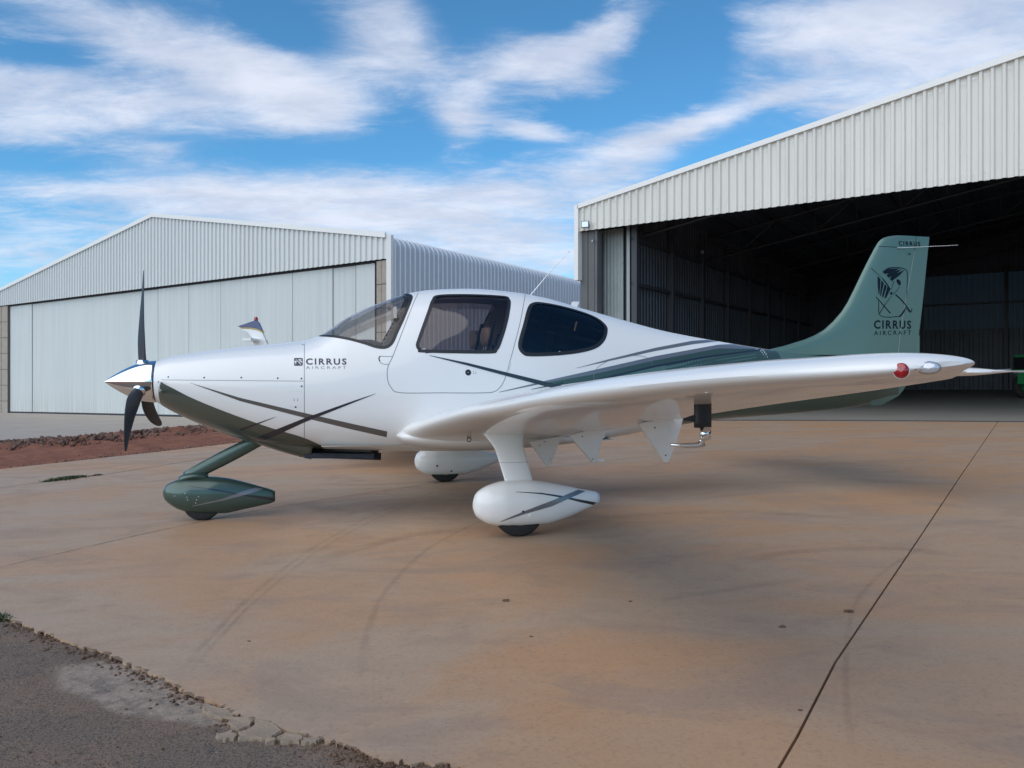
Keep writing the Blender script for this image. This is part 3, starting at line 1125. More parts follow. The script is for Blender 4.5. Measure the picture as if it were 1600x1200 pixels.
for a, b in ((lc + UFn * (R + 0.1), lp), (lp, ll)):
    za, zbb = ztopL(a) - 0.08, ztopL(b) - 0.06
    g.add([(a.x, a.y, za), (b.x, b.y, zbb), (b.x + bk.x, b.y + bk.y, zbb), (a.x + bk.x, a.y + bk.y, za)], [(0, 1, 2, 3)])
part(g, 'roof', M['sheetside'], far)
g = G()
g.box(Vector((lc.x, lc.y, zb)) - US * 0 + bk, ll - lc, US * 0.05, Z * (z_eave - zb))
part(g, 'back_wall', M['sheetside'], far)
g = G()
g.box(Vector((ll.x, ll.y, zb - 0.6)) - NF * 0.05, bk, -UFn * 0.05 * -1, Z * (z_eave - zb + 0.5))
part(g, 'side_wall', M['sheetside'], far)

# ---- near right hangar (open)
HR = Facade(905, 23.6)
rc = HR.at(905)
rz = terr(rc.x, 0)
near_h = thing('hangar', 'large open hangar on the right with cream ribbed fascia and dark interior', 'hangar', (rc.x, rc.y, rz))
zf = HR.z(905, 362)
zt0 = HR.z(906, 323)
p16 = HR.at(1600)
zt16 = HR.z(1600, 84)
slope = (zt16 - zt0) / (p16 - rc).length
RW = 36.0
rr = rc - UFn * (RW / 2)          # ridge
re_ = rc - UFn * RW               # far right end


def ztopR(p):
    d = (p - rc).length
    return zt0 + slope * (d if d < RW / 2 else RW - d)


g = G()
ribbed(g, rc + NF * 0.02, rr + NF * 0.02, lambda t: zf, lambda t: ztopR(rc.lerp(rr, t)) - 0.03, 0.215, 0.05, NF, ((0, 0), (0.50, 0), (0.60, 1), (0.86, 1)))
ribbed(g, rr + NF * 0.02, re_ + NF * 0.02, lambda t: zf, lambda t: ztopR(rr.lerp(re_, t)) - 0.03, 0.215, 0.05, NF, ((0, 0), (0.50, 0), (0.60, 1), (0.86, 1)))
part(g, 'fascia_cladding', M['sheet'], near_h)
for a, b in ((rc, rr), (rr, re_)):
    g = G()
    A = Vector((a.x, a.y, ztopR(a) - 0.07)) + NF * 0.01
    B = Vector((b.x, b.y, ztopR(b) - 0.07)) + NF * 0.01
    g.box(A, B - A, NF * 0.10, Z * 0.13)
    part(g, 'rake_flashing', M['flash'], near_h)
g = G()
for k in range(1, 86):
    q = rc.lerp(rr, 0).copy() - UFn * (0.215 * 0.8 + 0.2143 * (k - 1)) + NF * 0.072
    for zq in (zf + 0.14, ztopR(q) - 0.22):
        zq += rnd.uniform(-0.02, 0.02)
        if rnd.random() < 0.3:
            continue
        g.box((q.x - 0.011, q.y, zq), UFn * 0.022, NF * 0.010, Z * 0.022)
part(g, 'sheet_screws', M['steel'], near_h, kind='stuff')
g = G()
c0 = rc + UFn * 0.10
zlow = HR.z(905, 438)
g.box(Vector((c0.x, c0.y, zlow)) - NF * 0.35, -UFn * 0.13, NF * 0.46, Z * (zt0 - zlow + 0.04))
part(g, 'corner_flashing', M['flash'], near_h)
# jamb: dull panels with a seam
for a, b, bk_ in ((907, 918, 0.10), (918.6, 929, 0.13), (929.6, 933, 0.06)):
    g = G()
    A, B = HR.at(a, bk_), HR.at(b, bk_)
    g.box(Vector((A.x, A.y, rz - 0.2)), B - A, -NF * 0.25, Z * (zf - rz + 0.2))
    part(g, 'jamb_panel', M['jamb'], near_h)
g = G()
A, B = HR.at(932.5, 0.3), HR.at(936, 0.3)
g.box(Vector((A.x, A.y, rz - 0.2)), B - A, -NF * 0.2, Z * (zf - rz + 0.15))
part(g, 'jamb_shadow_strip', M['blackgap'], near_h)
# parked door leaf and post
g = G()
A, B = HR.at(936, 0.75), HR.at(974, 0.75)
ribbed(g, A, B, lambda t: rz - 0.1, lambda t: zf + 0.1, 0.11, 0.022, NF, ((0, 0), (0.35, 0.2), (0.5, 1), (0.8, 0.9)))
part(g, 'door_leaf', M['leafin'], near_h)
g = G()
A, B = HR.at(979, 0.6), HR.at(984.5, 0.6)
g.box(Vector((A.x, A.y, rz - 0.1)), B - A, -NF * 0.12, Z * (zf - rz + 0.3))
part(g, 'door_post', M['leafin'], near_h)
g = G()
A, B = HR.at(974, 0.85), HR.at(979, 0.85)
g.box(Vector((A.x, A.y, rz - 0.1)), B - A, -NF * 0.12, Z * (zf - rz + 0.2))
part(g, 'door_edge', M['frame'], near_h)
# header behind the fascia over the parked leaf
g = G()
A, B = HR.at(906, 1.0), HR.at(1010, 1.0)
g.box(Vector((A.x, A.y, zf - 0.02)), B - A, -NF * 0.05, Z * 1.0)
part(g, 'header_panel', M['frame'], near_h)
# interior shell
UR = Vector(((1592 - 800) / FOC, 1, 0)).normalized()
DEP = 23.0
wl0 = HR.at(984, 0.5)
wl1 = wl0 + UR * DEP
zr = lambda p: ztopR(p)
NI = Vector((UR.y, -UR.x, 0))     # pointing into the hall
g = G()
zwt = 1.234 + (HOR - 375) / FOC * wl0.y + 0.75
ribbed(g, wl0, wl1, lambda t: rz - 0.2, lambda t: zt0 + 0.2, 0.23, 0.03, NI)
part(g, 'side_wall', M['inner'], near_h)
g = G()
g.box(Vector((rc.x, rc.y, rz - 0.2)) - NF * 0.3, UR * DEP, UFn * 0.04, Z * (zt0 - rz + 0.1))
part(g, 'outer_side_wall', M['sheetside'], near_h)
# wall posts and rails
npost = 8
for k in range(npost + 1):
    q = wl0 + UR * (DEP * k / npost) + NI * 0.05
    g = G()
    g.box(Vector((q.x, q.y, rz - 0.1)), UR * 0.14, NI * 0.16, Z * (zt0 - rz))
    part(g, 'wall_post', M['frame'], near_h)
zrail = CAM_H + (HOR - 446) / FOC * wl0.y
ztoprail = CAM_H + (HOR - 376) / FOC * wl0.y
for zq in (zrail, ztoprail):
    g = G()
    g.box(Vector((wl0.x, wl0.y, zq)) + NI * 0.05, UR * DEP, NI * 0.10, Z * 0.09)
    part(g, 'wall_rail', M['frame'], near_h)
# back wall: plain below, dark translucent sheeting above
bw1 = wl1 - UFn * RW
g = G()
zs1 = CAM_H + (HOR - 513) / FOC * (wl1 - UFn * 9).y
zs2 = zs1 + 2.6
ribbed(g, wl1, bw1, lambda t: rz - 0.2, lambda t: zs1, 0.4, 0.03, NF)
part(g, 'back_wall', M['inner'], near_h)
g = G()
s0 = wl1 - UFn * 5.5
ribbed(g, s0, bw1, lambda t: zs1 - 0.03, lambda t: zs2, 0.23, 0.03, NF)
part(g, 'translucent_sheeting', M['skylight'], near_h)
g = G()
ribbed(g, wl1, s0, lambda t: zs1 - 0.03, lambda t: zs2, 0.23, 0.03, NF)
ribbed(g, wl1, bw1, lambda t: zs2 - 0.03, lambda t: ztopR(rc.lerp(re_, t)) + 0.6, 0.4, 0.03, NF)
part(g, 'upper_back_wall', M['inner'], near_h)
g = G()
g.box(Vector((re_.x, re_.y, rz - 0.2)), UR * (DEP + 3), -UFn * 0.05, Z * (zt0 - rz))
part(g, 'right_wall', M['inner'], near_h)
# roof and purlins
for a, b in ((rc, rr), (rr, re_)):
    g = G()
    nseg = 60
    A, B = Vector((a.x, a.y, ztopR(a) - 0.04)), Vector((b.x, b.y, ztopR(b) - 0.04))
    for k in range(nseg):
        p, q = A.lerp(B, k / nseg), A.lerp(B, (k + 1) / nseg)
        mth = p.lerp(q, 0.5) + Z * 0.03
        e = UR * (DEP + 1.2)
        g.add([p, mth, q, q + e, mth + e, p + e], [(0, 1, 4, 5), (1, 2, 3, 4)])
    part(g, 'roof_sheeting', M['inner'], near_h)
for side in (0, 1):
    a, b = ((rc, rr), (rr, re_))[side]
    for k in range(1, 15 if side == 0 else 10):
        t = k / (15 if side == 0 else 10)
        A = a.lerp(b, t)
        g = G()
        g.box(Vector((A.x, A.y, ztopR(A) - 0.24)) - NF * 0.1, UR * DEP, UFn * 0.07, Z * 0.16)
        part(g, 'purlin', M['frame'], near_h)
# lattice trusses across the hall
for tt in (0.06, 0.32, 0.58, 0.84, 0.985):
    g = G()
    o_ = UR * (DEP * tt)
    N = 28
    for k in range(N):
        a, b = rc.lerp(re_, k / N) + o_, rc.lerp(re_, (k + 1) / N) + o_
        za, zb_ = ztopR(rc.lerp(re_, k / N)) - 0.28, ztopR(rc.lerp(re_, (k + 1) / N)) - 0.28
        la, lb = za - 0.75, zb_ - 0.75
        A1, B1 = Vector((a.x, a.y, za)), Vector((b.x, b.y, zb_))
        A2, B2 = Vector((a.x, a.y, la)), Vector((b.x, b.y, lb))
        for p, q, r in ((A1, B1, 0.045), (A2, B2, 0.045), (A1, A2, 0.02), ((A1, B2, 0.02) if k % 2 else (A2, B1, 0.02))):
            g.tube([p, q], r, 4)
    part(g, 'roof_truss', M['frame'], near_h)
for k in range(1, 8):
    q = wl1.lerp(bw1, k / 8.0)
    g = G()
    g.box(Vector((q.x, q.y, rz - 0.1)) + NF * 0.05, UFn * 0.16, NF * 0.16, Z * 6.2)
    part(g, 'back_post', M['frame'], near_h)
g = G()
g.box(Vector((wl1.x, wl1.y, zs1 + 1.15)) + NF * 0.06, bw1 - wl1, NF * 0.1, Z * 0.09)
part(g, 'back_rail', M['frame'], near_h)

# hangar floor slab reaching out a little past the doors
hf = [gpt(880, 656.5), gpt(1060, 657), gpt(1300, 657.5), gpt(1600, 659.5), gpt(1800, 662), gpt(2100, 668)]
hfp = [Vector((p.x, p.y, 0)) for p in hf]
e1 = wl1 + UR * 2
poly = hfp + [Vector((60, 20, 0)), Vector((75, 60, 0)), Vector((e1.x, e1.y + 10, 0)), Vector((e1.x - 3, e1.y + 2, 0)), Vector((rc.x, rc.y - 0.5, 0))]
subdiv_poly('hangar_floor', poly, 2.5, M['hfloor'], 0.004)
g = G()
for k in range(len(hfp) - 1):
    a, b = hfp[k], hfp[k + 1]
    A = Vector((a.x, a.y, terr(a.x, 0) + 0.006))
    B = Vector((b.x, b.y, terr(b.x, 0) + 0.006))
    g.box(A, B - A, Vector((0, 0.035, 0)), Z * 0.012)
g.make('door_rail', M['frame'], kind='structure')

# floodlight on the corner of the fascia and lamp inside


def floodlight(p, face, s, label):
    t = thing('floodlight', label, 'floodlight', p, math.atan2(face.y, face.x) - math.pi / 2)
    g = G()
    g.cbox((0, 0, 0), s, s * 0.28, s * 0.85)
    hs = g.make('housing', M['jamb'], t)
    g = G()
    g.cbox((0, s * 0.15, 0), s * 0.84, s * 0.03, s * 0.69)
    g.make('lens', M['clearlens'], t)
    g = G()
    g.tube([(-s * .55, 0, 0), (-s * .55, -s * .35, -s * 0.1), (s * .55, -s * .35, -s * 0.1), (s * .55, 0, 0)], s * 0.035, 6)
    g.make('bracket', M['steel'], t)
    return t


fp_ = HR.at(914.5, -0.20)
floodlight((fp_.x, fp_.y, HR.z(914.5, 353)), Vector((-0.35, -0.9, 0)), 0.22, 'square floodlight fixed to the lower left corner of the cream fascia')
fp_ = HR.at(926, -0.05)
floodlight((fp_.x, fp_.y, HR.z(926, 377)), Vector((-0.9, -0.4, 0)), 0.09, 'small lamp on the grey jamb under the fascia corner')
q = wl0 + UR * 5.2 + NI * 0.35
floodlight((q.x, q.y, CAM_H + (HOR - 394) / FOC * q.y * 1.0), Vector((0.5, -0.8, 0)), 0.13, 'small lamp high on the dark inner side wall of the open hangar')

# ------------------------------------------------------------------ the aircraft
PX0, PY0, YAW = -3.481, 6.986, 14.15
ca, sa = math.cos(rad(YAW)), math.sin(rad(YAW))
plane = thing('airplane', 'white single propeller aircraft with green tail and stripes parked on the brown apron', 'airplane', (PX0, PY0, 0), rad(YAW))
# aircraft axes: x aft from the spinner tip, y to starboard, z up.  Port is -y.


def loc_ray(px, py):
    """sight line of a photo point in aircraft axes"""
    o = Vector((-PX0, -PY0, CAM_H))
    d = ray(px, py)
    R2 = lambda v: Vector((v.x * ca + v.y * sa, -v.x * sa + v.y * ca, v.z))
    return R2(o), R2(d).normalized()


def at_y(px, py, y):
    o, d = loc_ray(px, py)
    return o + d * ((y - o.y) / d.y)


ZT = [(0.425, 1.350), (0.55, 1.392), (0.706, 1.419), (1.025, 1.466), (1.35, 1.503), (1.655, 1.540), (1.778, 1.580), (1.909, 1.665), (2.023, 1.748), (2.312, 1.889), (2.607, 1.990), (2.847, 2.026),
      (3.214, 2.042), (3.59, 2.02), (3.91, 1.972), (4.236, 1.892), (4.637, 1.792), (5.186, 1.666), (5.826, 1.565), (6.341, 1.495), (7.0, 1.44), (7.6, 1.40), (7.95, 1.36)]
ZB = [(0.425, 0.995), (0.549, 0.915), (0.864, 0.765), (1.241, 0.640), (1.515, 0.590), (1.795, 0.567), (2.371, 0.542), (3.214, 0.524), (3.975, 0.560), (4.549, 0.614), (4.902, 0.665), (5.696, 0.769),
      (6.642, 0.83), (7.339, 0.885), (7.95, 1.02)]
WD = [(0.425, 0.19), (0.50, 0.25), (0.62, 0.32), (0.9, 0.42), (1.3, 0.505), (1.65, 0.55), (2.2, 0.605), (2.8, 0.64), (3.5, 0.645), (4.2, 0.59), (5.0, 0.45), (6.0, 0.28), (7.0, 0.15), (7.6, 0.075), (7.95, 0.02)]
ZM = [(0.425, 1.17), (1.0, 1.13), (1.65, 1.06), (2.5, 1.03), (3.5, 1.04), (4.5, 1.10), (5.5, 1.14), (6.5, 1.16), (7.95, 1.2)]
NT = [(0.425, 2.0), (1.0, 2.2), (1.65, 2.35), (2.2, 2.1), (3.0, 2.15), (4.0, 2.0), (5.5, 1.9), (7.95, 2.0)]
NB_ = [(0.425, 2.0), (1.0, 2.2), (1.65, 2.6), (3.0, 3.0), (4.5, 2.6), (5.5, 2.2), (7.95, 2.0)]


def fsec(s):
    return interp(ZT, s), interp(ZB, s), interp(WD, s), interp(ZM, s), interp(NT, s), interp(NB_, s)


def fpt(s, th, sec=None):
    zt_, zb_, w_, zm, nt_, nb_ = sec or fsec(s)
    c, sn = math.cos(th), math.sin(th)
    if sn >= 0:
        return Vector((s, -w_ * abs(c) ** (2 / nt_), zm + (zt_ - zm) * sn ** (2 / nt_)))
    return Vector((s, -w_ * abs(c) ** (2 / nb_), zm - (zm - zb_) * (-sn) ** (2 / nb_)))


def th_of_z(s, z):
    zt_, zb_, w_, zm, nt_, nb_ = fsec(s)
    if z >= zm:
        r = min(1, (z - zm) / (zt_ - zm))
        return math.asin(r ** (nt_ / 2))
    r = min(1, (zm - z) / (zm - zb_))
    return -math.asin(r ** (nb_ / 2))


def fnorm(s, th):
    e = 1e-3
    th = max(-math.pi / 2 + 2e-3, min(math.pi / 2 - 2e-3, th))
    a = fpt(s + e, th) - fpt(s - e, th)
    b = fpt(s, th + e) - fpt(s, th - e)
    n = b.cross(a).normalized()
    p = fpt(s, th)
    c = Vector((s, 0, fsec(s)[3]))
    return n if n.dot(p - c) > 0 else -n


def surf_y(s, z):
    return fpt(s, th_of_z(s, z)).y


def on_fus(px, py):
    """photo point on the port skin -> (s, z)"""
    y = -0.5
    for _ in range(14):
        p = at_y(px, py, y)
        s, z = p.x, p.z
        yn = surf_y(max(0.43, min(7.9, s)), z)
        y = y * 0.4 + yn * 0.6
    return s, z


def side_poly(pts, sub=5, closed=True):
    return [on_fus(*p) for p in catmull(pts, sub, closed)]


WIN_D = side_poly([(687, 462), (677, 469), (670, 488), (655, 530), (652.5, 540), (656, 546), (664, 548.5), (762, 550), (775, 546), (782, 532), (791, 502), (795.5, 475), (793.5, 467), (786, 463.5), (735, 461)])
WIN_R = side_poly([(834.6, 474.6), (827, 482), (820, 508), (813.5, 531), (812.5, 543), (818, 551), (828, 554), (866, 553), (903.6, 549), (929.5, 542), (942.4, 530.6), (946.8, 516), (944, 507.6), (932, 497.6), (912, 489), (880.6, 480), (848, 474.0)])
WS_BOT = catmull([(497, 524.5), (520, 525.5), (545, 529.5), (570, 536), (587, 541.5), (600, 543), (608, 540), (614, 533), (620, 519), (629, 500), (638, 478), (642.5, 466), (641, 461.5), (635, 459)], 5, False)
ws_line = [on_fus(*p) for p in WS_BOT]
s_front = 1.785
ws_line[0] = (s_front, interp(ZT, s_front))
ws_top = ws_line[-1][0]
WIND = [(s_front, 3.0)] + ws_line + [(ws_top - 0.01, 3.0)]
DOOR = side_poly([(655, 455), (646, 474), (630, 515), (614, 556), (606, 574), (605.5, 592), (611, 605), (625, 613.5), (690, 613.8), (755, 613.8), (776, 610), (788, 594), (798, 560), (812, 507), (819, 470), (821, 459)], 5, False)
DOORP = DOOR + [(DOOR[-1][0], 3.0), (DOOR[0][0], 3.0)]
S_COWL = on_fus(475.5, 600)[0]

# skin grid
ss = []
s = 0.425
while s < 7.95:
    ss.append(s)
    s += 0.011 if 1.72 < s < 4.5 else (0.02 if s < 1.72 else 0.05)
ss.append(7.95)
NTH = 66
# angle samples: even in height near the window belt
ths = [-math.pi / 2 + math.pi * k / NTH for k in range(NTH + 1)]
grid_p, grid_n = [], []
for s in ss:
    sec = fsec(s)
    row = [fpt(s, t, sec) for t in ths]
    grid_p.append(row)
for i, s in enumerate(ss):
    row = []
    for k in range(NTH + 1):
        a = grid_p[min(i + 1, len(ss) - 1)][k] - grid_p[max(i - 1, 0)][k]
        b = grid_p[i][min(k + 1, NTH)] - grid_p[i][max(k - 1, 0)]
        n = b.cross(a)
        if k in (0, NTH):
            n = Vector((-a.z, 0, a.x)) * (1 if k else -1)
        n.normalize()
        c = Vector((s, 0, fsec(s)[3]))
        if n.dot(grid_p[i][k] - c) < 0:
            n = -n
        row.append(n)
    grid_n.append(row)
regions = {}
for i in range(len(ss) - 1):
    for k in range(NTH):
        c = (grid_p[i][k] + grid_p[i + 1][k] + grid_p[i][k + 1] + grid_p[i + 1][k + 1]) / 4
        if inside(WIND, c.x, c.z):
            r = 'windshield'
        elif inside(WIN_D, c.x, c.z):
            r = 'door_window'
        elif inside(WIN_R, c.x, c.z):
            r = 'rear_window'
        elif inside(DOORP, c.x, c.z):
            r = 'cabin_door'
        elif c.x < S_COWL:
            r = 'engine_cowling'
        elif c.x > 6.75:
            r = 'covered_by_green_cone'
        else:
            r = 'fuselage'
        regions.setdefault(r, []).append((i, k))


def skin_mesh(name, cells, sides=(1, -1), off=0.0, flip=False):
    idx, vs, ns, fs = {}, [], [], []

    def vid(i, k, sd):
        if k in (0, NTH):
            sd = 1 if len(sides) == 2 else sides[0]
        key = (i, k, sd)
        if key not in idx:
            idx[key] = len(vs)
            p, n = grid_p[i][k], grid_n[i][k]
            q = p + n * off
            vs.append((q.x, q.y * sd, q.z))
            ns.append((n.x, n.y * sd, n.z))
        return idx[key]
    for i, k in cells:
        for sd in sides:
            f = [vid(i, k, sd), vid(i + 1, k, sd), vid(i + 1, k + 1, sd), vid(i, k + 1, sd)]
            if sd == -1:
                f.reverse()
            if flip:
                f.reverse()
            fs.append(tuple(f))
    me = mesh(name, vs, fs, True)
    # orient outwards
    p0 = me.polygons[0]
    if (Vector(p0.normal).dot(Vector(ns[p0.vertices[0]])) < 0) != flip:
        me.flip_normals()
    if not flip:
        me.normals_split_custom_set_from_vertices(ns)
    return me


fus = link('fuselage', skin_mesh('fuselage', regions['fuselage']), plane, M['white'])
cowl = link('engine_cowling', skin_mesh('engine_cowling', regions['engine_cowling']), plane, M['white'])
doors = {}
for sd in (1, -1):
    doors[sd] = link('cabin_door', skin_mesh('cabin_door', regions['cabin_door'], (sd,)), plane, M['white'])
    link('door_window', skin_mesh('door_window', regions['door_window'], (sd,), -0.003), doors[sd], M['glass'])
    link('rear_window', skin_mesh('rear_window', regions['rear_window'], (sd,), -0.003), plane, M['darkglass'])
link('windshield', skin_mesh('windshield', regions['windshield'], (1, -1), -0.003), plane, M['windshield'])
cab = [c for r in ('fuselage', 'cabin_door') for c in regions[r] if 1.80 < ss[c[0]] < 4.6]
link('cabin_lining', skin_mesh('cabin_lining', cab, (1, -1), -0.03, True), plane, M['liner'])

# front of the cowling
rg = [Vector((0.427, p.y * sd, p.z)) for sd in (1, -1) for p in (grid_p[0] if sd == 1 else list(reversed(grid_p[0]))[1:-1])]
obj('cowling_front', rg, [tuple(range(len(rg)))], M['black'], plane)
# cooling inlets with lips
for sd in (1, -1):
    g = G()
    cen = Vector((0.47, sd * 0.265, 1.13))
    lp_ = []
    for k in range(17):
        t = 2 * math.pi * k / 16
        lp_.append(cen + Vector((0.035 * math.sin(t * 1) * 0, math.cos(t) * 0.055, math.sin(t) * 0.04)) + Vector((0.02, 0, 0)))
    g.tube(lp_, 0.008, 8, False)
    o = g.make('inlet_lip', M['white'], cowl, True)


def project(p, off):
    """(s, z) -> point off the port skin"""
    s_ = max(0.43, min(7.9, p[0]))
    th = th_of_z(s_, p[1])
    q, n = fpt(s_, th), fnorm(s_, th)
    return q + n * off


def strip(name, top_px, bot_px, m, parent, off=0.0012, n=60, rows=5, both=True, label=None):
    vs, fs = [], []
    for i in range(n + 1):
        a, b = lerp_line(top_px, i / n), lerp_line(bot_px, i / n)
        for j in range(rows + 1):
            t = j / rows
            q = on_fus(a[0] + (b[0] - a[0]) * t, a[1] + (b[1] - a[1]) * t)
            vs.append(project(q, off))
    R = rows + 1
    for i in range(n):
        for j in range(rows):
            fs.append((i * R + j, i * R + j + 1, (i + 1) * R + j + 1, (i + 1) * R + j))
    o = obj(name, vs, fs, m, parent, True)
    if both:
        obj(name, [(v[0], -v[1], v[2]) for v in vs], [tuple(reversed(f)) for f in fs], m, parent, True)
    return o


def ribbon(name, line, width, m, parent, off=0.001, both=True, closed=False):
    """thin band along a polyline of (s, z) on the skin"""
    P = [project(p, off) for p in line]
    if closed:
        P.append(P[0])
    vs, fs = [], []
    n = len(P)
    for i, p in enumerate(P):
        if closed:
            t = P[(i + 1) % (n - 1)] - P[(i - 1) % (n - 1)]
        else:
            t = P[min(i + 1, n - 1)] - P[max(i - 1, 0)]
        s_ = max(0.43, min(7.9, p.x))
        nn = fnorm(s_, th_of_z(s_, p.z))
        sdv = nn.cross(t).normalized() * width / 2
        vs += [p - sdv, p + sdv]
        if i:
            fs.append((2 * i - 2, 2 * i, 2 * i + 1, 2 * i - 1))
    o = obj(name, vs, fs, m, parent, True)
    if both:
        obj(name, [(v[0], -v[1], v[2]) for v in vs], [tuple(reversed(f)) for f in fs], m, parent, True)
    return o


def both_doors(name, line, width, m, off, closed):
    for sd in (1, -1):
        o = ribbon(name, line, width, m, doors[sd], off, False, closed)
        if sd == -1:
            for v in o.data.vertices:
                v.co.y = -v.co.y
            o.data.flip_normals()


both_doors('window_seal', WIN_D, 0.030, M['seal'], 0.0026, True)
ribbon('window_seal', WIN_R, 0.034, M['seal'], plane, 0.0026, True, True)
ribbon('windshield_seal', ws_line, 0.028, M['seal'], plane, 0.0018, True)
both_doors('door_gap', DOOR, 0.006, M['seam'], 0.0010, False)
# roof seams carried over from the door edges
for s_ in (DOOR[0][0], DOOR[-1][0] + 0.0):
    z0 = interp(ZT, s_)
    zs_ = DOOR[0][1] if s_ == DOOR[0][0] else DOOR[-1][1]
    t0 = th_of_z(s_, zs_)
    ribbon('roof_seam', [(s_, fpt(s_, t0 + (math.pi / 2 - 0.02 - t0) * k / 10).z) for k in range(11)], 0.004, M['seam'], fus, 0.001)
ribbon('windshield_top_seal', [(ws_top, fpt(ws_top, th_of_z(ws_top, ws_line[-1][1]) + (math.pi / 2 - th_of_z(ws_top, ws_line[-1][1])) * k / 12).z) for k in range(13)], 0.03, M['seal'], plane, 0.0018)
# cowling seams
ribbon('cowling_seam', [on_fus(475.5, 534 + (690 - 534) * k / 40) for k in range(41)], 0.005, M['seam'], cowl, 0.001)
ribbon('cowling_seam', [on_fus(246 + (475 - 246) * k / 40, 593.5 + 2.0 * k / 40) for k in range(1, 41)], 0.004, M['seam'], cowl, 0.001)
ribbon('oil_door_gap', [on_fus(*p) for p in catmull([(454, 611), (471, 611), (471, 637), (454, 637)], 1)], 0.003, M['decal'], cowl, 0.001, False, True)
hatch = [on_fus(*p) for p in catmull([(858, 585), (855, 575), (862, 565), (885, 558), (935, 553), (960, 552), (972, 557), (980, 568)], 4, False)]
hatch = [on_fus(*p) for p in catmull([(928, 596), (928, 584), (935, 573), (955, 562), (985, 556), (1005, 557), (1014, 562), (1020, 570)], 4, False)]
ribbon('baggage_hatch_gap', hatch, 0.004, M['seam'], fus, 0.0034, False)


def dot(px, py, r, m, parent, name='fastener', h=0.0015):
    q = on_fus(px, py)
    s_ = q[0]
    th = th_of_z(s_, q[1])
    p, n = fpt(s_, th), fnorm(s_, th)
    a = n.orthogonal().normalized()
    b = n.cross(a)
    K = 12
    vs = [p + n * (h * 0.5) + (a * math.cos(2 * math.pi * k / K) + b * math.sin(2 * math.pi * k / K)) * r for k in range(K)]
    vs += [p + n * h + (a * math.cos(2 * math.pi * k / K) + b * math.sin(2 * math.pi * k / K)) * r * 0.8 for k in range(K)]
    fs = [(k, (k + 1) % K, K + (k + 1) % K, K + k) for k in range(K)] + [tuple(range(K, 2 * K))]
    return obj(name, vs, fs, m, parent)


for px, py in ((263, 589), (319, 590), (377, 590), (434, 591), (471, 591.5), (471.5, 603.5), (462, 636), (473, 538.5)):
    dot(px, py, 0.0075, M['exhaust'], cowl)
for px, py in ((459.5, 623.5), (465, 623.5), (459.5, 625.8), (465, 625.8)):
    dot(px, py, 0.004, M['seam'], cowl, 'latch_mark')

# ---- livery
strip('nose_stripe', [(297, 598), (375, 621.5), (475, 645), (550, 662), (605, 674)], [(297, 598.3), (375, 626.5), (475, 652.5), (550, 671), (604, 683)], M['brownstripe'], cowl, 0.0016, 70, 3, label=None)
strip('green_spike', [(431, 651), (375, 670)], [(431, 651.4), (377, 673)], M['nearblack'], cowl, 0.0030, 20, 2)


def lower_paint(name, line_px, m, parent, off, s_end=None, n=90, rows=26):
    L = [on_fus(*p) for p in line_px]
    tab = sorted(L)
    s0, s1 = tab[0][0], tab[-1][0]
    vs, fs = [], []
    for i in range(n + 1):
        s_ = s0 + (s1 - s0) * i / n
        z_ = interp(tab, s_)
        t1 = th_of_z(s_, z_)
        for j in range(rows + 1):
            th = -math.pi / 2 + (t1 + math.pi / 2) * j / rows
            vs.append(fpt(s_, th) + fnorm(s_, th) * off)
    R = rows + 1
    for i in range(n):
        for j in range(rows):
            fs.append((i * R + j, (i + 1) * R + j, (i + 1) * R + j + 1, i * R + j + 1))
    obj(name, vs, fs, m, parent, True)
    obj(name, [(v[0], -v[1], v[2]) for v in vs], [tuple(reversed(f)) for f in fs], m, parent, True)


lower_paint('green_underside', [(247, 595), (270, 606.5), (295, 619.5), (357, 645), (425, 669), (475, 684), (505, 697)], M['nosegreen'], cowl, 0.0014)
# dark diagonal, drawn over the green
strip('dark_diagonal', [(587, 614.8), (550, 627), (475, 653.5), (425, 673.5), (395, 686)], [(587, 615.2), (550, 630), (475, 660), (430, 681), (402, 692)], M['nearblack'], fus, 0.0026, 70, 3)
strip('door_stripe', [(671, 555.2), (730, 567), (797, 583.2), (850, 596), (886, 604.5)], [(671, 555.8), (730, 571), (797, 589), (850, 603), (874, 608.5)], M['nearblack'], doors[1], 0.0040, 60, 3, both=False)
strip('upper_grey_stripe', [(901, 575), (952.5, 561), (1024, 543.5), (1082, 532.5), (1113.5, 530.6)], [(901, 575.4), (952.5, 563.9), (1024, 548.5), (1082, 538), (1125, 533)], M['greystripe'], fus, 0.0016, 60, 3)
strip('wide_grey_stripe', [(780, 612.3), (852, 595), (924, 579), (1024, 556.5), (1122, 538.7), (1151, 537.5)], [(780, 613.2), (852, 598.5), (924, 586), (1024, 563.6), (1122, 545), (1180, 545.5)], M['greystripe'], fus, 0.0016, 80, 4)
strip('green_stripe', [(846, 599.5), (924, 585.5), (1024, 563), (1122, 544.6), (1178, 545)], [(862, 604), (929.5, 593), (1024, 571.5), (1139, 552.5), (1182, 547)], M['green'], fus, 0.0020, 80, 4)
strip('black_pinstripe', [(868, 604.5), (929, 592.6), (1024, 570.6), (1100, 557), (1182, 546)], [(868, 607.5), (929, 596), (1024, 573.8), (1100, 560), (1182, 548.8)], M['nearblack'], fus, 0.0028, 80, 2)
strip('lower_pinstripe', [(830, 608), (880, 597)], [(830, 608.6), (880, 600)], M['nearblack'], fus, 0.0034, 20, 2)
strip('tail_green_band', [(885, 606), (929, 596), (1024, 573.6), (1100, 560), (1182, 548.2)], [(885, 625), (929, 620), (1024, 600), (1100, 590), (1182, 580)], M['tailgreen'], fus, 0.0018, 80, 6)
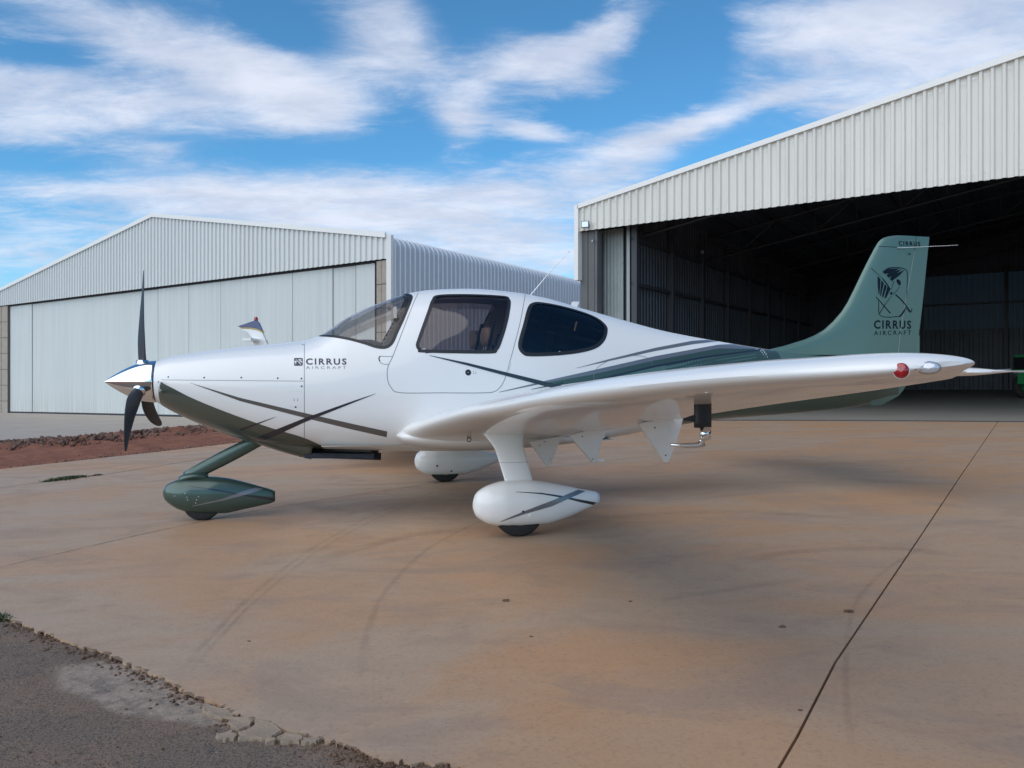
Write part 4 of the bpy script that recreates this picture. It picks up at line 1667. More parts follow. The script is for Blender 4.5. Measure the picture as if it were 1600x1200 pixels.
lower_paint('green_tail_cone', [(1040, 571), (1100, 559), (1150, 552), (1180, 547.5), (1196, 540), (1212, 536)], M['green'], fus, 0.0020, n=40)  # darker green puts the shade under the tail into the paint
# tail cone beyond, all green; darker lower half paints in the underside shade
tv, tf = [], []
s_t = on_fus(1210, 537)[0]
cols_ = [s_t - 0.02 + (7.94 - s_t) * i / 50 for i in range(51)]
for s_ in cols_:
    for j in range(41):
        th = -math.pi / 2 + math.pi * j / 40
        tv.append(fpt(s_, th) + fnorm(s_, th) * 0.0022)
tf = [(i * 41 + j, (i + 1) * 41 + j, (i + 1) * 41 + j + 1, i * 41 + j + 1) for i in range(50) for j in range(40)]
for rows_, m_ in ((range(0, 17), M['green']), (range(17, 40), M['tailgreen'])):
    ff = [(i * 41 + j, (i + 1) * 41 + j, (i + 1) * 41 + j + 1, i * 41 + j + 1) for i in range(50) for j in rows_]
    used = sorted({k for f in ff for k in f})
    mp = {k: i for i, k in enumerate(used)}
    ff = [tuple(mp[k] for k in f) for f in ff]
    obj('green_tail_cone', [tv[k] for k in used], ff, m_, fus, True)
    obj('green_tail_cone', [(tv[k][0], -tv[k][1], tv[k][2]) for k in used], [tuple(reversed(f)) for f in ff], m_, fus, True)
strip('grey_tail_chevron', [(1155, 545.5), (1172, 536), (1195, 534.5)], [(1182, 545.5), (1196, 539.5), (1206, 535.5)], M['greystripe'], fus, 0.0040, 20, 4)
strip('dark_tail_line', [(1180, 548), (1204, 535.5)], [(1184, 548.5), (1208, 536.5)], M['nearblack'], fus, 0.0048, 20, 2)

# ---- chin fairing under the cowling
rings = []
CH = [(0.80, 0.80, 0.06), (1.0, 0.70, 0.16), (1.241, 0.622, 0.24), (1.515, 0.527, 0.27), (1.72, 0.468, 0.27)]
for k in range(24):
    s_ = 0.80 + (1.72 - 0.80) * k / 23
    zb_ = interp([(c[0], c[1]) for c in CH], s_)
    wd = interp([(c[0], c[2]) for c in CH], s_)
    top_ = zb_ + 0.14
    rings.append([Vector((s_ + (0.03 if math.sin(2 * math.pi * j / 32) > 0 and k == 23 else 0), -wd * math.copysign(abs(math.cos(2 * math.pi * j / 32)) ** 0.75, math.cos(2 * math.pi * j / 32)),
                          top_ + 0.14 * math.copysign(abs(math.sin(2 * math.pi * j / 32)) ** 0.8, math.sin(2 * math.pi * j / 32)))) for j in range(32)])
vs, fs = loft(rings)
obj('cowling_chin', vs, fs, M['nosegreen'], cowl, True)
g = G()
for dy in (-0.13, 0.13):
    g.tube([(1.62, dy, 0.535), (1.9, dy, 0.515), (2.33, dy, 0.49)], 0.034, 12)
    ex = obj('exhaust_pipe', g.v, g.f, M['exhaust'], plane, True)
    g = G()
g = G()
g.box((1.66, -0.24, 0.500), (0.60, 0, -0.02), (0, 0.48, 0), (0, 0, 0.045))
g.make('exhaust_shroud', M['exhaust'], plane)

def patch_on(bvh_fn, px, py, rx, ry, off, name, m, parent, K=24, dome=0.0):
    """small disc or dome on a surface at a photo point, radii in metres"""
    p, n = bvh_fn(px, py)
    if p is None:
        print('patch missed', name, px, py)
        return None
    o, d = loc_ray(px, py)
    if n.dot(d) > 0:
        n = -n
    a = Vector((1, 0, 0)) - n * n.x
    a.normalize()
    b = n.cross(a)
    vs, fs = [], []
    R_ = 5 if dome else 1
    for i in range(R_ + 1):
        f_ = math.cos(math.pi / 2 * i / R_) if dome else 1 - 0.15 * i
        hgt = (dome * math.sin(math.pi / 2 * i / R_)) if dome else off * i
        for k in range(K):
            t = 2 * math.pi * k / K
            vs.append(p + n * ((off if dome else 0) + hgt) + a * (rx * f_ * math.cos(t)) + b * (ry * f_ * math.sin(t)))
    for i in range(R_):
        for k in range(K):
            k2 = (k + 1) % K
            fs.append((i * K + k, i * K + k2, (i + 1) * K + k2, (i + 1) * K + k))
    if not dome:
        fs.append(tuple(R_ * K + k for k in range(K)))
    ob = obj(name, vs, fs, m, parent, bool(dome))
    return ob


# ---- spinner and propeller
ZA = 1.172
HUBZ = ZA
rings = []
for k in range(28):
    u = k / 27
    r = 0.182 * math.sin(u * math.pi / 2) ** 0.95
    x = 0.415 * u
    rings.append([Vector((x, r * math.cos(2 * math.pi * j / 48), ZA + r * math.sin(2 * math.pi * j / 48))) for j in range(48)])
vs, fs = loft(rings, cap0=True)
spin = obj('spinner', vs, fs, M['chrome'], plane, True)
g = G()
g.tube([(0.405, 0, ZA), (0.43, 0, ZA)], 0.172, 40)
g.make('spinner_backplate', M['exhaust'], plane)
# blade: tapered scimitar with twist, built once pointing up
PIV = 0.305


def blade_rings(n=26):
    rings = []
    for k in range(n + 1):
        u = k / n
        r = 0.12 + 0.83 * u
        ch = interp([(0, 0.075), (0.12, 0.105), (0.35, 0.132), (0.6, 0.118), (0.85, 0.078), (0.96, 0.048), (1.0, 0.016)], u)
        th = interp([(0, 0.075), (0.15, 0.045), (0.5, 0.018), (1, 0.006)], u)
        tw = -rad(interp([(0, 44), (0.2, 38), (0.5, 28), (1.0, 17)], u))
        sweep = 0.035 * math.sin(u * math.pi * 0.9) - 0.075 * u ** 2.4
        ring = []
        for j in range(18):
            t = 2 * math.pi * j / 18
            cx_ = math.cos(t) * ch / 2
            cy_ = math.sin(t) * th / 2 * (1 if math.sin(t) > 0 else 0.45)
            yy = cx_ + sweep
            # chord lies mostly in the disc plane (y), twisted towards x
            ring.append(Vector((PIV + yy * math.sin(tw) + cy_ * math.cos(tw), yy * math.cos(tw) - cy_ * math.sin(tw), r)))
        rings.append(ring)
    return rings


br = blade_rings()
for bi, ang in enumerate((0.0, 120.0, 240.0)):
    Rm = Matrix.Rotation(rad(ang), 3, 'X')
    rr_ = [[Vector((0, 0, ZA)) + Rm @ v for v in r] for r in br]
    vs, fs = loft(rr_)
    b = obj('propeller_blade', vs, fs, M['blade'], plane, True)
    # root collar
    g = G()
    g.tube([Vector((PIV, 0, ZA)) + Rm @ Vector((0, 0, 0.10)), Vector((PIV, 0, ZA)) + Rm @ Vector((0, 0, 0.185))], [0.062, 0.05], 20)
    g.make('blade_collar', M['chrome'], b, True)
    if bi == 0:
        for rz_, hh in ((0.33, 0.045), (0.66, 0.09)):
            k = int((rz_ - 0.12) / 0.845 * 26)
            a = rr_[k][9 + 6 - 9] if False else rr_[k][5]
            c2 = rr_[k + 1][5]
            nrm_ = Vector((-0.2, -0.9, 0)).normalized()
            w_ = Vector((0.010, 0, 0))
            p = (rr_[k][12] + rr_[k][13]) / 2

blv, blf = loft([[Vector((0, 0, ZA)) + v for v in r] for r in br])
BLB = BVHTree.FromPolygons(blv, blf)


def on_blade(px, py):
    o, d = loc_ray(px, py)
    h = BLB.ray_cast(o, d)
    return (h[0], h[1]) if h[0] is not None else (None, None)


for px, py in ((237.5, 544), (237, 505)):
    patch_on(on_blade, px, py, 0.006, 0.014, 0.001, 'blade_label', M['decal'], plane, K=8)

# ---- cabin interior
g = G()
g.add([(1.80, -0.5, 0.62), (1.80, 0.5, 0.62), (4.5, 0.42, 0.62), (4.5, -0.42, 0.62)], [(0, 1, 2, 3)])
g.make('cabin_floor', M['liner'], plane)
rings = []
for s_, zt_, w_ in ((1.80, 1.50, 0.47), (2.00, 1.55, 0.50), (2.25, 1.555, 0.52), (2.33, 1.53, 0.52), (2.36, 1.45, 0.52)):
    rings.append([Vector((s_, w_ * math.sin(math.pi * (j / 16 - 0.5)), 1.05 + (zt_ - 1.05) * (max(0, math.cos(math.pi * (j / 16 - 0.5))) ** 0.45))) for j in range(17)] + [Vector((s_, w_, 0.9)), Vector((s_, -w_, 0.9))])
vs, fs = loft(rings)
dash = obj('instrument_panel', vs, fs, M['dash'], plane, True)
for dy in (-0.27, 0.08):
    g = G()
    g.cbox((2.372, dy, 1.33), 0.012, 0.28, 0.18)
    g.make('display', M['screen'], dash)


def seat(x, y, lab=None):
    g = G()
    rings = []
    for k in range(6):
        u = k / 5
        xx = x + 0.46 * u
        rings.append([Vector((xx, y + 0.23 * math.copysign(abs(math.cos(t)) ** 0.35, math.cos(t)), 0.80 + (0.07 if 0 < k < 5 else 0.05) * math.copysign(abs(math.sin(t)) ** 0.5, math.sin(t)) + 0.02 * (1 - u))) for t in [2 * math.pi * j / 24 for j in range(24)]])
    vs, fs = loft(rings)
    st = obj('seat', vs, fs, M['beige'], plane, True)
    rings = []
    for k in range(9):
        u = k / 8
        zz_ = 0.84 + 0.60 * u
        wd = 0.235 * (1 - 0.25 * u ** 3)
        xx = x + 0.44 + 0.19 * u
        rings.append([Vector((xx + 0.055 * math.copysign(abs(math.sin(t)) ** 0.5, math.sin(t)), y + wd * math.copysign(abs(math.cos(t)) ** 0.35, math.cos(t)), zz_)) for t in [2 * math.pi * j / 24 for j in range(24)]])
    vs, fs = loft(rings)
    obj('backrest', vs, fs, M['beige'], st, True)
    rings = []
    for k in range(7):
        u = k / 6
        zz_ = 1.49 + 0.17 * u
        f_ = math.sin(math.pi * (0.12 + 0.76 * u)) ** 0.4
        rings.append([Vector((x + 0.655 + 0.045 * f_ * math.sin(t), y + 0.13 * f_ * math.copysign(abs(math.cos(t)) ** 0.5, math.cos(t)), zz_)) for t in [2 * math.pi * j / 20 for j in range(20)]])
    vs, fs = loft(rings)
    obj('headrest', vs, fs, M['beige'], st, True)
    g = G()
    for dy in (-0.05, 0.05):
        g.tube([(x + 0.64, y + dy, 1.42), (x + 0.65, y + dy, 1.52)], 0.007, 6)
    g.make('headrest_post', M['steel'], st)
    # belt
    g = G()
    g.tube([(x + 0.69, y - 0.20, 1.72), (x + 0.62, y - 0.14, 1.40), (x + 0.50, y - 0.05, 1.0), (x + 0.3, y + 0.1, 0.88)], 0.012, 6)
    g.make('seat_belt', M['black'], st)


for x_, y_ in ((2.62, -0.28), (2.62, 0.28), (3.40, -0.26), (3.40, 0.26)):
    seat(x_, y_)
g = G()
g.cbox((2.62, 0, 0.83), 0.55, 0.10, 0.42)
g.make('centre_console', M['dash'], plane)
g = G()
zc = 1.94
g.tube([(2.40, -0.12, 1.86), (2.43, -0.12, 1.84)], 0.03, 10)
g.cbox((2.43, -0.30, 1.775), 0.02, 0.30, 0.10)
g.make('sun_visor', M['liner'], plane)

# ---- wings
# lateral y, leading edge s, trailing edge s, LE z, TE z, thickness ratio
WS = [(0.30, 2.40, 4.05, 0.710, 0.640, 0.150), (0.62, 2.48, 4.02, 0.745, 0.675, 0.155), (0.80, 2.56, 4.00, 0.790, 0.705, 0.155), (1.1, 2.61, 3.98, 0.838, 0.740, 0.155), (1.5, 2.65, 3.96, 0.890, 0.790, 0.155), (2.2, 2.70, 3.93, 0.972, 0.868, 0.155),
      (3.0, 2.77, 3.90, 1.050, 0.962, 0.153), (3.6, 2.82, 3.87, 1.108, 1.033, 0.150), (4.2, 2.875, 3.84, 1.158, 1.100, 0.146), (4.8, 2.94, 3.80, 1.200, 1.162, 0.140), (5.2, 3.00, 3.76, 1.224, 1.204, 0.135),
      (5.40, 3.06, 3.70, 1.234, 1.224, 0.138), (5.54, 3.12, 3.62, 1.240, 1.252, 0.145), (5.63, 3.18, 3.565, 1.245, 1.264, 0.15), (5.69, 3.24, 3.51, 1.249, 1.268, 0.14), (5.715, 3.30, 3.46, 1.252, 1.266, 0.08)]


def airfoil(n=22, camber=0.022):
    """closed loop from TE over the top to LE and back, (x, z) in chord units"""
    up, lo = [], []
    for k in range(n + 1):
        x = 0.5 * (1 - math.cos(math.pi * k / n))
        yt = 5 * (0.2969 * math.sqrt(x) - 0.1260 * x - 0.3516 * x * x + 0.2843 * x ** 3 - 0.1015 * x ** 4)
        p = 0.4
        yc = camber / p ** 2 * (2 * p * x - x * x) if x < p else camber / (1 - p) ** 2 * (1 - 2 * p + 2 * p * x - x * x)
        up.append((x, yc, yt))
        lo.append((x, yc, -yt))
    return list(reversed(up)) + lo[1:-1]


AF = airfoil()


def wing_section(y):
    tabs = [[(w_[0], w_[i]) for w_ in WS] for i in range(1, 6)]
    le, te, zl, zt_, tk = [interp(t, y) for t in tabs]
    return le, te, zl, zt_, tk


def wing_pt(y, x, yt, yc):
    le, te, zl, zt_, tk = wing_section(y)
    c = te - le
    sg = 1 if yt > 0 else -1
    blunt = max(0.0, min(1.0, (y - 5.3) / 0.3)) * 0.038 * x * math.sqrt(max(0.0, 1 - x ** 8)) * sg * min(1, tk / 0.12)
    return Vector((le + c * x, -y, zl + (zt_ - zl) * x + c * (yc + yt * tk + blunt)))


ys = []
y = 0.30
while y < 5.70:
    ys.append(y)
    y += 0.10 if y < 5.1 else 0.035
ys += [5.70, 5.715]


def wing_mesh(x0, x1, ya, yb, name, parent, m, sd):
    """chordwise slice x0..x1 between spans ya..yb"""
    yy = [ya] + [q for q in ys if ya + 0.01 < q < yb - 0.01] + [yb]
    loop = []
    AFu = [(x, yc, yt) for x, yc, yt in AF if yt > 0 and x0 + 1e-3 < x < x1 - 1e-3]
    AFl = [(x, yc, yt) for x, yc, yt in AF if yt < 0 and x0 + 1e-3 < x < x1 - 1e-3]

    def at_x(x, sgn):
        yt = 5 * (0.2969 * math.sqrt(x) - 0.1260 * x - 0.3516 * x * x + 0.2843 * x ** 3 - 0.1036 * x ** 4) * sgn
        p, cb = 0.4, 0.022
        yc = cb / p ** 2 * (2 * p * x - x * x) if x < p else cb / (1 - p) ** 2 * (1 - 2 * p + 2 * p * x - x * x)
        return (x, yc, yt)
    loop = [at_x(x1, 1)] + AFu + ([at_x(x0, 1), at_x(x0, -1)] if x0 > 0 else [at_x(0, 1)]) + AFl + [at_x(x1, -1)]
    rings = []
    for yv in yy:
        rings.append([Vector((p.x, p.y * sd, p.z)) for p in (wing_pt(yv, x, t, c_) for x, c_, t in loop)])
    vs, fs = loft(rings)
    if sd == -1:
        fs = [tuple(reversed(f)) for f in fs]
    me = mesh(name, vs, fs, True)
    bm = bmesh.new()
    bm.from_mesh(me)
    bmesh.ops.recalc_face_normals(bm, faces=bm.faces[:])
    for e in bm.edges:
        if len(e.link_faces) == 2 and e.calc_face_angle(0) > rad(38):
            e.smooth = False
    bm.to_mesh(me)
    bm.free()
    return link(name, me, parent, m)


wings = {}
for sd in (1, -1):
    wg = wing_mesh(0.0, 0.74, 0.30, 5.715, 'wing', plane, M['white'], sd)
    wings[sd] = wg
    wing_mesh(0.745, 1.0, 0.66, 2.95, 'flap', wg, M['white'], sd)
    wing_mesh(0.745, 1.0, 2.97, 4.95, 'aileron', wg, M['white'], sd)
    wing_mesh(0.74, 1.0, 4.965, 5.715, 'wing_tip_edge', wg, M['white'], sd)
    wing_mesh(0.74, 1.0, 0.30, 0.645, 'wing_root_edge', wg, M['white'], sd)


def wing_bvh():
    me = wings[1].data
    return BVHTree.FromPolygons([v.co.copy() for v in me.vertices], [tuple(p.vertices) for p in me.polygons])


WB = wing_bvh()


def on_wing(px, py):
    o, d = loc_ray(px, py)
    h = WB.ray_cast(o, d)
    return (h[0], h[1]) if h[0] is not None else (None, None)


# tip lights: domes let into the leading corner of the tip


def lens(px, py, rx, rz_, name, m, bezel):
    p, n = on_wing(px, py)
    if p is None:
        print('lens missed', px, py)
        return
    o_, d_ = loc_ray(px, py)
    a = Vector((0.55, -0.0, 0.0)) + Vector((0, -0.45, 0))      # out of the bay
    f = (-d_ + Vector((-0.15, -0.2, 0.0))).normalized()
    f.z *= 0.3
    f.normalize()
    ax = Vector((0, 0, 1)).cross(f).normalized()
    up = f.cross(ax)
    for (sc, dome, nm, mm, back) in ((1.0, 0.6, name, m, -0.004), (1.10, 0.35, 'light_bezel', bezel, -0.008)):
        rings = []
        for i in range(9):
            th = math.pi / 2 * i / 8
            rings.append([p + f * (back + rx * dome * math.sin(th) * 0.8) + ax * (rx * sc * math.cos(th) * math.cos(t)) + up * (rz_ * sc * math.cos(th) * math.sin(t)) for t in [2 * math.pi * k / 28 for k in range(28)]])
        rings.insert(0, [v - f * 0.03 for v in rings[0]])
        vs, fs = loft(rings)
        obj(nm, vs, fs, mm, wings[1], True)


lens(1408, 579, 0.0205, 0.0215, 'navigation_light', M['redlens'], M['white'])
lens(1450, 574.5, 0.0300, 0.0165, 'strobe_light', M['clearlens'], M['greystripe'])
lens(1430, 576, 0.004, 0.004, 'tip_screw', M['exhaust'], M['white'])

# flap and aileron hinge fairings: triangular plates hanging under the rear of the wing
def hinge(y, x_, dx, drop, lean, sd, thick=0.03, w_=None):
    le, te, zl, zt_, tk = wing_section(y)
    c = te - le
    zz_ = lambda s_: zl + (zt_ - zl) * (s_ - le) / c
    sA, sB = x_, x_ + dx
    g = G()
    prof_ = [(sA, zz_(sA) - 0.03), (sB, zz_(sB) - 0.0), (sB - dx * 0.10, zz_(sB) - drop * 0.5), (sA + dx * lean + 0.012, zz_(sB) - drop), (sA + dx * lean - 0.012, zz_(sB) - drop + 0.005)]
    n = len(prof_)
    vs = []
    for dy in (-thick / 2, thick / 2):
        for (s_, q) in prof_:
            vs.append((s_, (-y + dy) * sd, q))
    fs = [tuple(range(n)), tuple(range(2 * n - 1, n - 1, -1))] + [(k, (k + 1) % n, n + (k + 1) % n, n + k) for k in range(n)]
    g.add(vs, fs)
    o = g.make('hinge_fairing', M['white'], wings[sd])
    bm = bmesh.new()
    bm.from_mesh(o.data)
    bmesh.ops.recalc_face_normals(bm, faces=bm.faces[:])
    bm.to_mesh(o.data)
    bm.free()
    for (fs_, fz) in ((0.25, 0.18), (lean, 0.90), (0.62, 0.12)):
        g = G()
        s_ = sA + dx * fs_
        z_ = zz_(sB) - drop * fz
        g.tube([(s_, (-y - thick / 2 - 0.003) * sd, z_), (s_, (-y - thick / 2 + 0.001) * sd, z_)], 0.006, 10)
        g.make('hinge_bolt', M['exhaust'], o)


def hinge_px(x0, x1, tipx, tipy, y):
    pass


for y_, pts_, bolts in ((0.85, ((826, 690), (880, 680), (873, 692), (859, 727), (853, 727)), ((843, 696), (851, 690), (860, 717))),
                        (1.55, ((888, 680), (911, 674), (916, 667), (926, 665), (931, 670), (948, 668), (938, 694), (930, 722), (925, 722)), ((910, 682), (923, 670), (926, 717))),  # raised lobes here and below model the plates' reflection in the wing
                        (2.90, ((996, 661), (1018, 657), (1022, 648), (1034, 642), (1046, 645), (1050, 653), (1066, 653), (1056, 690), (1043, 722), (1036, 722)), ((1023, 668), (1034, 649), (1040, 711)))):
    for sd in (1, -1):
        P0 = [at_y(px, py, -y_) for px, py in pts_]
        zt_h = max(p.z for p in P0)
        P = [at_y(px, py, -y_ + 0.55 * (zt_h - p.z)) for (px, py), p in zip(pts_, P0)]  # lower points moved inboard, shaping the faces to mirror the ground
        n = len(P)
        th_ = 0.022
        vs = [(p.x, (p.y + dy) * sd, p.z) for dy in (-th_, th_) for p in P]
        fs = [tuple(range(n)), tuple(range(2 * n - 1, n - 1, -1))] + [(k, (k + 1) % n, n + (k + 1) % n, n + k) for k in range(n)]
        me = mesh('hinge_fairing', vs, fs)
        bm = bmesh.new()
        bm.from_mesh(me)
        bmesh.ops.recalc_face_normals(bm, faces=bm.faces[:])
        bmesh.ops.bevel(bm, geom=[e for e in bm.edges], offset=0.006, segments=2, affect='EDGES')
        bm.to_mesh(me)
        bm.free()
        o = link('hinge_fairing', me, wings[sd], M['white'])
        for px, py in bolts:
            q = at_y(px, py, -y_)
            q = at_y(px, py, -y_ + 0.55 * (zt_h - q.z) - th_)
            g = G()
            g.tube([(q.x, (q.y - 0.003) * sd, q.z), (q.x, (q.y + 0.002) * sd, q.z)], 0.0055, 10)
            g.make('hinge_bolt', M['exhaust'], o)
# static wick / pin on the middle fairing
g = G()
g.tube([at_y(929, 718.5, -1.55), at_y(936, 719.5, -1.55)], 0.006, 8)
g.tube([at_y(936, 719.5, -1.55), at_y(944, 719, -1.55)], 0.009, 8)
g.make('hinge_pin', M['white'], wings[1])

# pitot mast
pm = at_y(1098, 640, -3.35)
pw, _n = on_wing(1098, 632)
yp = -pw.y if pw is not None else 3.2
print('pitot span', yp)
p0 = at_y(1098, 655, -yp)
le, te, zl, zt_, tk = wing_section(yp)
print('pitot', p0, wing_section(yp))
zt_p = at_y(1098, 628, -yp).z
zb_p = at_y(1098, 668, -yp).z
hw = (at_y(1112, 650, -yp).x - at_y(1085, 650, -yp).x) / 2
rings = []
for k in range(8):
    u = k / 7
    zz_ = zb_p + (zt_p + 0.05 - zb_p) * u
    rings.append([Vector((p0.x + hw * math.cos(t), -yp + hw * 0.45 * math.sin(t), zz_)) for t in [2 * math.pi * j / 20 for j in range(20)]])
vs, fs = loft(rings)
mast = obj('pitot_mast', vs, fs, M['black'], wings[1], True)
g = G()
pts = [at_y(px, py, -yp) for px, py in ((1102, 667), (1102, 686), (1098, 692), (1090, 695.5), (1070, 696), (1048, 695))]
g.tube(pts, [0.025, 0.025, 0.019, 0.012, 0.011, 0.007], 14)
g.make('pitot_tube', M['chrome'], mast, True)
g = G()
a_, b_ = at_y(1068, 655, -yp), at_y(1088, 655, -yp)
g.add([(a_.x, -yp, a_.z + 0.004), (a_.x, -yp, a_.z - 0.004), (b_.x, -yp - 0.008, b_.z - 0.014), (b_.x, -yp - 0.008, b_.z + 0.022), (b_.x, -yp + 0.008, b_.z - 0.014), (b_.x, -yp + 0.008, b_.z + 0.022)],
      [(0, 1, 2, 3), (0, 5, 4, 1), (1, 4, 2), (0, 3, 5), (2, 4, 5, 3)])
g.make('mast_fin', M['black'], mast)
# tie-down ring
g = G()
q = at_y(733, 684, -1.05)
for cz, r_ in ((0.012, 0.014), (-0.016, 0.017)):
    g.tube([(q.x + r_ * math.cos(t), q.y, q.z + cz + r_ * math.sin(t)) for t in [2 * math.pi * j / 16 for j in range(17)]], 0.004, 6, False)
g.make('tie_down_ring', M['exhaust'], wings[1], True)

# ---- wing root fairing: smooth bulge blending wing and belly
for sd in (1, -1):
    rings = []
    for k in range(30):
        u = k / 29
        s_ = 2.40 + 1.95 * u
        env = math.sin(math.pi * min(1, u * 1.02) ** 0.62) ** 0.55 if 0 < u < 1 else 0.0
        w_ = 0.50 + 0.24 * env
        hz = 0.11 * env + 0.01
        cz = 0.715 - 0.06 * u
        rings.append([Vector((s_, -sd * (0.25 + (w_ - 0.25) * max(0.0, math.cos(t)) ** 0.8), cz + hz * math.sin(t) - 0.02 * env)) for t in [math.pi * (j / 20 - 0.5) for j in range(21)]])
    vs, fs = loft(rings, closed=False, cap0=False, cap1=False)
    obj('wing_root_fairing', vs, fs, M['white'], fus, True)

# ---- vertical tail
FLE = [(0.90, 7.55), (1.0, 7.35), (1.2, 7.0), (1.40, 6.5), (1.44, 6.2), (1.50, 6.38), (1.53, 6.52), (1.564, 6.642), (1.62, 6.83), (1.71, 7.01), (1.80, 7.12), (1.953, 7.26), (2.301, 7.458), (2.617, 7.642), (2.68, 7.690), (2.715, 7.745), (2.737, 7.83), (2.747, 7.92)]
FTE = [(0.90, 7.72), (0.94, 7.80), (1.0, 7.93), (1.12, 8.03), (1.43, 8.147), (2.747, 8.33)]
HNG = [(0.90, 7.71), (1.0, 7.86), (1.12, 7.88), (1.43, 7.90), (2.747, 8.15)]


def fin_half(s_, z_):
    le, te = interp(FLE, z_), interp(FTE, z_)
    x = (s_ - le) / max(te - le, 1e-6)
    x = max(0, min(1, x))
    d = s_ - le
    tm = interp([(0.9, 0.03), (1.2, 0.065), (1.6, 0.060), (2.6, 0.042), (2.715, 0.032), (2.747, 0.012)], z_)
    c = te - le
    L_ = min(c, 1.05)
    # bluntness from LE over absolute distance, taper to TE
    a = min(1, d / (0.30 * L_))
    f_ = math.sqrt(max(0, a * (2 - a)))
    b = min(1, (te - s_) / (0.62 * L_))
    return tm * f_ * (0.06 + 0.94 * b ** 0.9)


zlev = [1.44, 1.46, 1.48, 1.50, 1.53, 1.564, 1.60, 1.65, 1.71, 1.80, 1.9, 2.0, 2.15, 2.3, 2.45, 2.6, 2.66, 2.69, 2.715, 2.73, 2.74, 2.747]
zlow = [0.90, 0.93, 0.96, 1.0, 1.06, 1.12, 1.2, 1.3, 1.43]


def fin_part(name, zs, fa, fb, m, n=30):
    """fa, fb: functions z -> s range"""
    rings = []
    for z_ in zs:
        a, b = fa(z_), fb(z_)
        half = []
        for k in range(n + 1):
            u = 0.5 * (1 - math.cos(math.pi * k / n))
            s_ = a + (b - a) * u
            half.append((s_, fin_half(s_, z_)))
        ring = [Vector((s_, -h, z_)) for s_, h in half] + [Vector((s_, h, z_)) for s_, h in reversed(half)]
        rings.append(ring)
    vs, fs = loft(rings)
    me = mesh(name, vs, fs, True)
    bm = bmesh.new()
    bm.from_mesh(me)
    bmesh.ops.remove_doubles(bm, verts=bm.verts[:], dist=1e-5)
    bmesh.ops.recalc_face_normals(bm, faces=bm.faces[:])
    for e in bm.edges:
        if len(e.link_faces) == 2 and e.calc_face_angle(0) > rad(50):
            e.smooth = False
    bm.to_mesh(me)
    bm.free()
    return link(name, me, plane, m)


fin = fin_part('vertical_fin', zlev, lambda z_: interp(FLE, z_), lambda z_: interp(HNG, z_) - 0.004, M['tailgreen'])
rud = fin_part('rudder', [1.18] + [z_ for z_ in zlow if z_ > 1.2] + zlev[0:], lambda z_: interp(HNG, z_) + 0.004, lambda z_: interp(FTE, z_) - (0.04 if 1.56 < z_ < 1.5 else 0), M['tailgreen'])
ven = fin_part('ventral_fairing', zlow[:6], lambda z_: max(interp(FLE, z_), 7.0), lambda z_: interp(FTE, z_), M['tailgreen'])


def fin_proj(s_, z_, off):
    return Vector((s_, -fin_half(s_, z_) - off, z_))


def fin_ribbon(name, line, width, m, parent, off=0.0012):
    vs, fs = [], []
    for i, p in enumerate(line):
        a, b = line[max(0, i - 1)], line[min(len(line) - 1, i + 1)]
        t = Vector((b[0] - a[0], 0, b[1] - a[1])).normalized()
        nx = Vector((-t.z, 0, t.x)) * width / 2
        for sg in (-1, 1):
            vs.append(fin_proj(p[0] + nx.x * sg, p[1] + nx.z * sg, off))
        if i:
            fs.append((2 * i - 2, 2 * i, 2 * i + 1, 2 * i - 1))
    return obj(name, vs, fs, m, parent)


def fpx(px, py, y=-0.03):
    p = at_y(px, py, y)
    return (p.x, p.z)


M['hingegap'] = mat('pale_hinge_gap', (0.26, 0.32, 0.29), 0.6)  # pale line along the rudder hinge
fin_ribbon('hinge_gap', [(interp(HNG, 1.45 + (2.58 - 1.45) * k / 12), 1.45 + (2.58 - 1.45) * k / 12) for k in range(13)], 0.009, M['hingegap'], fin, 0.002)
fin_ribbon('cap_seam', [fpx(1366 + 34 * k / 8, 384.5 + 2.0 * k / 8) for k in range(9)], 0.006, M['greenink'], fin)
fin_ribbon('cap_seam', [fpx(1400, 387), fpx(1401, 389), fpx(1405, 389)], 0.008, M['greenink'], fin)
g = G()
a_, b_ = at_y(1402, 387.5, -0.05), at_y(1497, 383, -0.12)
g.tube([a_, b_], [0.004, 0.0022], 6)
g.make('whip_antenna', M['decal'], fin)
patch_on(lambda px, py: (at_y(px, py, -0.042), Vector((0, -1, 0))), 1421.5, 396.5, 0.012, 0.012, 0.002, 'fin_bolt', M['exhaust'], fin)
# rudder trim step
g = G()
q = at_y(1431, 524, 0)
g.cbox((q.x + 0.018, 0, (q.z + at_y(1426, 556, 0).z) / 2), 0.05, 0.012, q.z - at_y(1426, 556, 0).z)
g.make('rudder_trim_tab', M['tailgreen'], rud)

# ---- lettering


def text_mesh(s, size, spacing=1.0, bold=0.0):
    cu = bpy.data.curves.new('lettering', 'FONT')
    cu.body = s
    cu.size = size
    cu.space_character = spacing
    cu.offset = bold
    cu.resolution_u = 3
    o = bpy.data.objects.new('lettering', cu)
    C.objects.link(o)
    dg = bpy.context.evaluated_depsgraph_get()
    dg.update()
    me = bpy.data.meshes.new_from_object(o.evaluated_get(dg))
    vs = [v.co.copy() for v in me.vertices]
    fs = [tuple(p.vertices) for p in me.polygons]
    bpy.data.objects.remove(o)
    bpy.data.curves.remove(cu)
    bpy.data.meshes.remove(me)
    return vs, fs


